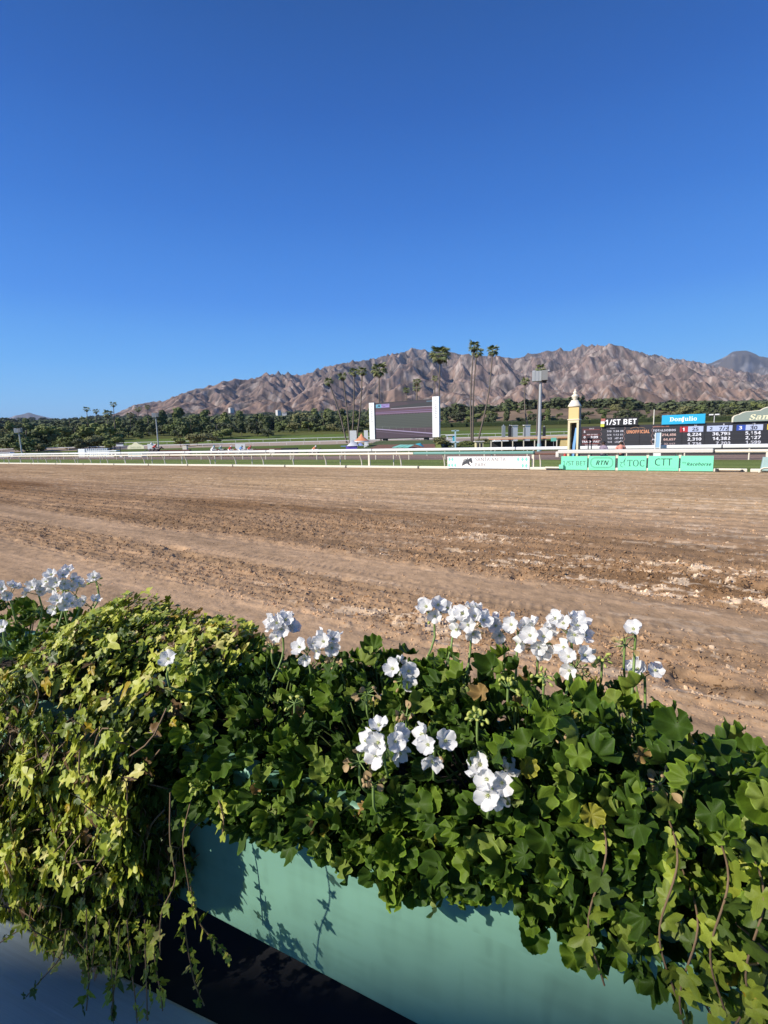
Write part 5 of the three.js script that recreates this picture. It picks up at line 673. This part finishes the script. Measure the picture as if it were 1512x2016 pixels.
function geranium(label, s0, s1, n, seed, deep, mix) {
  const r = rng(seed), base = PF((s0 + s1) / 2, .2, .46), t = thing('geranium_plant', label, 'plant', base), stems = [], crown = [];
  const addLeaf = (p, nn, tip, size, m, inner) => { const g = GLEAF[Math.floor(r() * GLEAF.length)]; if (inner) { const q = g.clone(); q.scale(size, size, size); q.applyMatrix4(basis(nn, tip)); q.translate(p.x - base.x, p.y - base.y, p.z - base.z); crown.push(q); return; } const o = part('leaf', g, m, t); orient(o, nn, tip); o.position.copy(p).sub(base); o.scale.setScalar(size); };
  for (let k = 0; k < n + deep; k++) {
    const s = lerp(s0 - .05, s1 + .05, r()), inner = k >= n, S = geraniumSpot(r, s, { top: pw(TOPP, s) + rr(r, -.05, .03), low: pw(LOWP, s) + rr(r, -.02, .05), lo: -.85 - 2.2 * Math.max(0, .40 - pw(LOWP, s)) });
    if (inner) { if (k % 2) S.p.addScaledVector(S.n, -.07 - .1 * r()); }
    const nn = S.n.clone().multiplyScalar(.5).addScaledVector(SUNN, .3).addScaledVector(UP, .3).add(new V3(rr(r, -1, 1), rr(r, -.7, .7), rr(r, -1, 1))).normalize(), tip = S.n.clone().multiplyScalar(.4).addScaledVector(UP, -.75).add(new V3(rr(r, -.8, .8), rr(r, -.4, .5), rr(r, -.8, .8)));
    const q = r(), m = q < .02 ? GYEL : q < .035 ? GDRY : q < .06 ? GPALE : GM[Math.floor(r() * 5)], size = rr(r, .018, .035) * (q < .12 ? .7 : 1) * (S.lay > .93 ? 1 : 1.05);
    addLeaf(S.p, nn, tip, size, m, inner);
    if (!inner && k % 2 === 0) { const e = S.p.clone().sub(base), b = e.clone().multiplyScalar(.45).add(new V3(rr(r, -.03, .03), -.03, rr(r, -.03, .03))); stems.push(tube([b, b.clone().lerp(e, .55).add(new V3(0, .012, 0)), e], .0022, 4, 4)); }
  }
  for (let k = 0; k < 9; k++) { const S = geraniumSpot(r, lerp(s0, s1, r()), { top: .66, low: .4, lo: -.4 }), e = S.p.sub(base).multiplyScalar(.85), b = new V3(rr(r, -.12, .12), -.08, rr(r, -.06, .06)); stems.push(tube([b, b.clone().lerp(e, .5).add(new V3(0, .04, 0)), e], rr(r, .005, .0085), 6, 6)); }
  const st = part('stalks', mergeGeometries(stems), stemM, t); st.userData.kind = 'stuff';
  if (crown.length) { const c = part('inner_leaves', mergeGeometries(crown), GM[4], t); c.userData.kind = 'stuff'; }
  return t;
}
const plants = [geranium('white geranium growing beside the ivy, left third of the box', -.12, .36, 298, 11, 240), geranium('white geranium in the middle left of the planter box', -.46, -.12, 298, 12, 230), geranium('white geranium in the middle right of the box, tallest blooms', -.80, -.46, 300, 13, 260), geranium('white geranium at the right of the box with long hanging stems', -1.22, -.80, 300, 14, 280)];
// the geranium with the big white cluster at the far left
{
  const r = rng(15), base = PF(1.42, .2, .5), t = thing('geranium_plant', 'white geranium at the left edge behind the ivy', 'plant', base), stems = [];
  for (let k = 0; k < 220; k++) { const s = rr(r, 1.0, 2.0), ph = rr(r, .2, 2.7), lay = 1 - .3 * r() * r(), p = PF(s, .2 - Math.cos(ph) * .28 * lay, .44 + Math.sin(ph) * .27 * lay), n = OUT.clone().multiplyScalar(Math.cos(ph)).addScaledVector(UP, Math.sin(ph)), o = part('leaf', GLEAF[Math.floor(r() * 14)], r() < .03 ? GYEL : GM[Math.floor(r() * 5)], t); orient(o, n.multiplyScalar(.7).addScaledVector(SUNN, .6).add(new V3(rr(r, -.7, .7), rr(r, -.5, .5), rr(r, -.7, .7))), new V3(rr(r, -1, 1), rr(r, -.7, .3), rr(r, -1, 1))); o.position.copy(p).sub(base); o.scale.setScalar(rr(r, .02, .036)); if (k % 4 === 0) { const e = o.position.clone(); stems.push(tube([e.clone().multiplyScalar(.4), e.clone().multiplyScalar(.7).add(new V3(0, .01, 0)), e], .0022, 4, 4)); } }
  part('stalks', mergeGeometries(stems), stemM, t).userData.kind = 'stuff'; plants.push(t);
}
// flower heads: pixel column and row in the photograph, depth into the planter, florets, radius
function flowerHead(pl, px, py, m, n, rad, seed, buds = 0, face = null) {
  const r = rng(seed), P = onM(px, py, m), h = new THREE.Group(); h.name = 'flower_head'; h.position.copy(P).sub(pl.position); pl.add(h);
  const toEye = EYE.clone().sub(P).normalize(), ax = (face || UP.clone().multiplyScalar(.75).addScaledVector(toEye, .55).addScaledVector(SUNN, .25)).normalize(), core = ax.clone().multiplyScalar(-rad * .75);
  const ped = [], B = basis(ax, toEye);
  for (let k = 0; k < n; k++) { const el = n < 3 ? .25 : Math.acos(1 - (k + .5) / n * 1.15), az = k * 2.399 + r(), d = new V3(Math.cos(az) * Math.sin(el), Math.sin(az) * Math.sin(el), Math.cos(el)).applyMatrix4(B).normalize(), p = d.clone().multiplyScalar(rad * rr(r, .8, 1.05) * (n < 3 ? .4 : 1)); const f = part('floret', FLORET[Math.floor(r() * 6)], petalM, h); orient(f, d.clone().addScaledVector(toEye, .3).addScaledVector(SUNN, .35).add(new V3(rr(r, -.3, .3), rr(r, -.3, .3), rr(r, -.3, .3))), new V3(r() - .5, r() - .5, r() - .5)); f.position.copy(p); f.scale.setScalar(rr(r, .0225, .0275)); ped.push(tube([core.clone(), core.clone().lerp(p, .5), p.clone()], .0013, 3, 4)); }
  for (let k = 0; k < buds; k++) { const az = r() * 6.3, d = new V3(Math.cos(az), Math.sin(az), rr(r, -.7, .5)).applyMatrix4(B).normalize(), p = core.clone().addScaledVector(d, rr(r, .02, .032)), b = part('bud', budG, r() < .3 ? fadedM : budM, h); orient(b, ax, d); b.position.copy(p); b.scale.setScalar(rr(r, .0055, .0085)); ped.push(tube([core.clone(), core.clone().lerp(p, .6), p], .0011, 3, 4)); }
  if (ped.length) part('pedicels', mergeGeometries(ped), greenStem, h);
  const low = new V3(rr(r, -.03, .03), -.2, 0).addScaledVector(PM, clamp(.16 - m, -.15, .22)); part('flower_stem', tube([core.clone(), core.clone().add(new V3(rr(r, -.01, .01), -.07, 0)), low], .0033, 8, 6), greenStem, h); return h;
}
const [g1, g2, g3, g4, g5] = plants;
[[15, 1166, .12, 6, .036, g5], [72, 1162, .2, 6, .036, g5], [118, 1146, .22, 12, .052, g5, 5], [122, 1190, .12, 7, .036, g5, 2], [176, 1188, .2, 3, .026, g5, 3], [187, 1140, .25, 2, .018, g5, 5], [6, 1235, .0, 1, .018, g5], [145, 1163, .28, 5, .034, g5, 4],
  [553, 1235, .26, 10, .036, g1, 0], [602, 1280, .2, 4, .028, g1, 4], [645, 1268, .22, 6, .032, g1, 3], [333, 1298, -.07, 1, .02, g1, 4],
  [790, 1328, .14, 5, .034, g2, 2], [756, 1462, -.08, 7, .036, g2, 2], [806, 1330, .16, 2, .022, g2, 1],
  [850, 1200, .33, 4, .028, g3, 9], [925, 1226, .32, 13, .042, g3, 3], [985, 1236, .38, 4, .030, g3, 2], [1018, 1234, .34, 3, .028, g3, 0], [1056, 1262, .32, 7, .038, g3, 3], [1122, 1240, .34, 8, .040, g3, 3], [1130, 1300, .28, 5, .040, g3, 8], [856, 1466, -.06, 4, .028, g3, 2], [884, 1200, .36, 1, .022, g3, 2],
  [1250, 1243, .34, 1, .02, g4, 5], [1268, 1322, .4, 3, .03, g4, 0], [970, 1535, -.1, 7, .034, g4, 3]].forEach(([px, py, m, n, rad, pl, b], i) => flowerHead(pl, px, py, m, n, rad, 1000 + i * 7, b || 0, m < .1 ? EYE.clone().sub(onM(px, py, m)).normalize().addScaledVector(UP, .35) : null));
// spent and budding heads
function bareHead(pl, px, py, m, seed, n, mm, name) { const r = rng(seed), P = onM(px, py, m), h = new THREE.Group(); h.name = name; h.position.copy(P).sub(pl.position); pl.add(h); const ped = []; for (let k = 0; k < n; k++) { const d = new V3(rr(r, -1, 1), rr(r, -.5, 1), rr(r, -1, 1)).normalize(), p = d.clone().multiplyScalar(rr(r, .016, .028)), b = name === 'faded_flower_head' && r() < .55 ? part('faded_petal', PET[Math.floor(r() * 6)], mm, h) : part('bud', budG, mm, h); orient(b, new V3(r() - .5, r() - .5, r() - .5), d.clone().addScaledVector(UP, -.6)); b.position.copy(p); b.scale.setScalar(b.name === 'bud' ? rr(r, .005, .008) : rr(r, .012, .018)); ped.push(tube([new V3(), p.clone().multiplyScalar(.5), p], .0012, 3, 4)); } part('pedicels', mergeGeometries(ped), greenStem, h); part('flower_stem', tube([new V3(), new V3(0, -.05, 0), new V3(rr(r, -.02, .02), -.13, 0).addScaledVector(PM, .06)], .003, 6, 6), greenStem, h); }
[[722, 1366, .05, 2, g2], [708, 1500, -.1, 8, g2], [735, 1545, -.11, 6, g2], [1128, 1455, 0, 9, g3], [1145, 1330, .25, 8, g3], [655, 1310, .2, 8, g1], [1300, 1545, -.02, 9, g4], [800, 1410, .02, 6, g2], [535, 1275, .2, 5, g1], [1230, 1270, .33, 5, g4]].forEach(([px, py, m, n, pl], i) => bareHead(pl, px, py, m, 2000 + i, n + 5, fadedM, 'faded_flower_head'));
[[1000, 1355, .14, 9, g3], [940, 1415, .02, 9, g3], [1070, 1335, .2, 7, g3], [1185, 1300, .3, 8, g4], [385, 1320, .05, 7, g1], [395, 1545, -.1, 9, g1], [580, 1385, .02, 6, g1]].forEach(([px, py, m, n, pl], i) => bareHead(pl, px, py, m, 2100 + i, n + 4, budM, 'bud_head'));
// ---- ivy
const ivySpots = { // a point on the surface of an ivy mass from two random numbers
  left(r) { // big mound spilling over the front onto the ledge
    const a = r(), s = rr(r, .22, a > .5 ? 1.02 : 1.36), lay = 1 - .55 * r() * r(), top = lerp(.73, .83, sstep(.2, .55, s)) - .20 * sstep(.75, 1.25, s) + .05 * vnoise(s * 6, 3) + .03 * vnoise(s * 13, a * 9), low = pw([[.2, .2], [.3, -.05], [.42, -.14], [.7, -.12], [.95, -.06], [1.25, .0], [1.5, .15]], s) + .08 * vnoise(s * 9, 8), k = Math.sin(Math.PI * clamp((s - .16) / 1.0));
    const mf = -.10 - .16 * k; let m, t, n;
    if (a < .42) { const q = a / .42, back = .44; m = lerp(mf * .5, back, q); t = top - .16 * Math.pow(Math.abs(q * 1.6 - .95), 2.2) - .02; n = UP.clone().addScaledVector(OUT, .9 * (1 - q) - .25); }
    else { const q = (a - .42) / .58; t = lerp(top - .12, low, q); m = mf * (.55 + .75 * Math.sin(Math.PI * clamp(.12 + q * .8))) + .07 * vnoise(s * 6 + 2, t * 7) + .03 * vnoise(s * 13, t * 13); n = OUT.clone().addScaledVector(UP, .45 - .7 * q); }
    n.normalize(); return { p: PF(s, m, t).addScaledVector(n, -(1 - lay) * .2), n, deep: 1 - lay, q: a };
  },
  right(r) { const s = rr(r, -1.75, -1.04), a = r(), lay = 1 - .3 * r() * r(); let m, t, n; if (a < .5) { const q = a / .5; m = lerp(-.04, .46, q); t = .70 + .06 * vnoise(s * 8, m * 8) - .25 * (q - .4) ** 2; n = UP.clone().addScaledVector(OUT, .5 * (1 - q)); } else { const q = (a - .5) / .5; t = lerp(.66, .12, q); m = -.06 - .07 * Math.sin(Math.PI * q) + .03 * vnoise(s * 9, t * 9); n = OUT.clone().addScaledVector(UP, .25); } n.normalize(); return { p: PF(s, m, t).addScaledVector(n, -(1 - lay) * .2), n, deep: 1 - lay, q: a }; },
  far(r) { const s = rr(r, 1.05, 2.1), a = r(); const t = lerp(.66, .12 + .1 * vnoise(s * 6, 1), a * a), m = -.05 - .06 * r(); return { p: PF(s, m, t), n: OUT.clone().addScaledVector(UP, .5).normalize(), deep: 0, q: a }; },
};
function ivy(label, spot, nPart, nStuff, seed, size, base, pal) {
  const r = rng(seed), t = thing('ivy_plant', label, 'ivy', base), q4 = new THREE.Quaternion(), m4 = new THREE.Matrix4();
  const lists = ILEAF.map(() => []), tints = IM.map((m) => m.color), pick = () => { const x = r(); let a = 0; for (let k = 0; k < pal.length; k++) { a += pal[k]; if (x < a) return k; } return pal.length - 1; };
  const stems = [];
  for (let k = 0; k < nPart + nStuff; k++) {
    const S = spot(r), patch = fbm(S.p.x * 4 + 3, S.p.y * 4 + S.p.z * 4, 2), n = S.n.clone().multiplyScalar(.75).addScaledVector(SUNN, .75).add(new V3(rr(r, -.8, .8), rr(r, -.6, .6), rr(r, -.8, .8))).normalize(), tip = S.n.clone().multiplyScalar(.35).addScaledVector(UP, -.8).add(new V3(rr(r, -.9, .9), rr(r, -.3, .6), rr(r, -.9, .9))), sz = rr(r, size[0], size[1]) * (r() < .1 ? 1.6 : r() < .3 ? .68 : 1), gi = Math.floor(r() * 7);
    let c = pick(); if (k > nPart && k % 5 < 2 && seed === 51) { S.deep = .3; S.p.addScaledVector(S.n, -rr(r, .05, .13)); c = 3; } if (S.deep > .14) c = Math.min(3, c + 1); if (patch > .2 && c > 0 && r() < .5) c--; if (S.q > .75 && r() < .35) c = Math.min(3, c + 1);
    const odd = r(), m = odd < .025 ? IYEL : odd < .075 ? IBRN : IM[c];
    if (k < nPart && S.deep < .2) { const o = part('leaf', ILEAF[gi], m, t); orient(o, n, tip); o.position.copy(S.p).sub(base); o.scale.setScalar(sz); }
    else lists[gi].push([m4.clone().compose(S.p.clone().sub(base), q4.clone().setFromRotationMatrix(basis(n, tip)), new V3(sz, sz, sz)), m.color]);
    if (k % 9 === 0 && S.q > .45) { const a = S.p.clone().sub(base), b = a.clone().addScaledVector(S.n, -.03).add(new V3(rr(r, -.06, .06), rr(r, 0, .1), rr(r, -.06, .06))), d = b.clone().add(new V3(rr(r, -.05, .05), rr(r, .0, .07), rr(r, -.05, .05))); stems.push(tube([a, b, d], rr(r, .0012, .0024), 5, 4)); }
  }
  const white = leafMat(1, 1, 1, .45, .28, .3); lists.forEach((L, i) => { if (!L.length) return; const im = new THREE.InstancedMesh(ILEAF[i], white, L.length); L.forEach(([m, c], k) => { im.setMatrixAt(k, m); im.setColorAt(k, c); }); im.name = 'leaf_mass'; im.castShadow = im.receiveShadow = true; im.userData.kind = 'stuff'; t.add(im); });
  part('vines', mergeGeometries(stems), woodM, t).userData.kind = 'stuff';
  return t;
}
function strand(t, pts, r, n, sz, m) { // a hanging runner with leaves along it
  const base = t.position, cv = new THREE.CatmullRomCurve3(pts.map((p) => p.clone().sub(base))); part('runner', new THREE.TubeGeometry(cv, 26, .0017, 6, false), woodM, t);
  for (let k = 0; k < n; k++) { const f = (k + .6) / n, p = cv.getPointAt(Math.min(1, f)), o = part('leaf', ILEAF[Math.floor(r() * 7)], m[Math.floor(r() * m.length)], t), side = new V3(rr(r, -1, 1), rr(r, -.6, .4), rr(r, -1, 1)).normalize(); orient(o, SUNN.clone().multiplyScalar(.6).addScaledVector(OUT, .5).add(new V3(rr(r, -.8, .8), rr(r, -.5, .5), rr(r, -.8, .8))), side); o.position.copy(p).addScaledVector(side, .008); o.scale.setScalar(sz * rr(r, .6, 1.15)); }
}
const palL = [.36, .30, .16, .08, .10];
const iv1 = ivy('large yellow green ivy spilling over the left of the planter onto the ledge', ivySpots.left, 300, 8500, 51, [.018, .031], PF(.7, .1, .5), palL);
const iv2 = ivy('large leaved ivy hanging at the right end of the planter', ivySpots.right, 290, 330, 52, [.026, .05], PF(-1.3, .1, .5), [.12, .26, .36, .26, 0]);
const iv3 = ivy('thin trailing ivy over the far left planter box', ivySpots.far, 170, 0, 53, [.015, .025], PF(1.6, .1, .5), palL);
{
  const r = rng(61), A = (...P) => P.map(([px, py, m]) => onM(px, py, m));
  strand(iv1, A([335, 1560, -.27], [335, 1660, -.29], [345, 1730, -.29], [318, 1800, -.3], [315, 1880, -.3]), r, 9, .022, IM);
  strand(iv1, A([375, 1745, -.16], [395, 1820, -.15], [420, 1850, -.15], [455, 1885, -.16]), r, 12, .022, IM);
  strand(iv1, A([360, 1800, -.2], [372, 1880, -.2], [385, 1940, -.2], [402, 1980, -.2]), r, 13, .024, IM);
  strand(iv1, A([130, 1830, -.3], [120, 1880, -.34], [80, 1930, -.37], [52, 1962, -.38]), r, 10, .02, IM);
  strand(iv1, A([70, 1815, -.28], [40, 1830, -.3], [0, 1856, -.32]), r, 7, .019, IM);
  for (const [x, y, dx, dy] of [[190, 1880, -20, 110], [215, 1890, 10, 120], [250, 1890, 20, 125], [285, 1890, 5, 120], [300, 1900, 20, 90], [235, 1900, -15, 100], [170, 1870, 5, 60]]) strand(iv1, A([x, y - 80, -.28], [x + dx * .3, y, -.3], [x + dx * .8, y + dy * .6, -.33], [x + dx, y + dy, -.35]), r, 13, .021, IM.slice(0, 4));
  strand(iv1, A([430, 1575, -.16], [440, 1610, -.17], [438, 1645, -.17]), r, 6, .02, IM);
  { const b = [PF(.12, -.10, .50), PF(.115, -.15, .40), PF(.105, -.155, .27), PF(.1, -.15, .17)]; strand(iv1, b, r, 7, .02, IM); }
  for (const [x, y] of [[15, 1480], [35, 1450], [5, 1560], [22, 1530]]) strand(iv3, A([x, y - 60, -.1], [x + 6, y, -.13], [x - 6, y + 70, -.13]), r, 7, .02, IM.slice(0, 3));
  for (const [x, y] of [[1320, 1720], [1420, 1760], [1490, 1800], [1360, 1850], [1180, 1700]]) strand(iv2, A([x - 20, y - 150, .02], [x + 14, y - 30, -.13], [x - 22, y + 120, -.14], [x + 10, y + 240, -.13]), r, 10, .032, IM.slice(1, 4));
}
renderer.render(scene, camera);
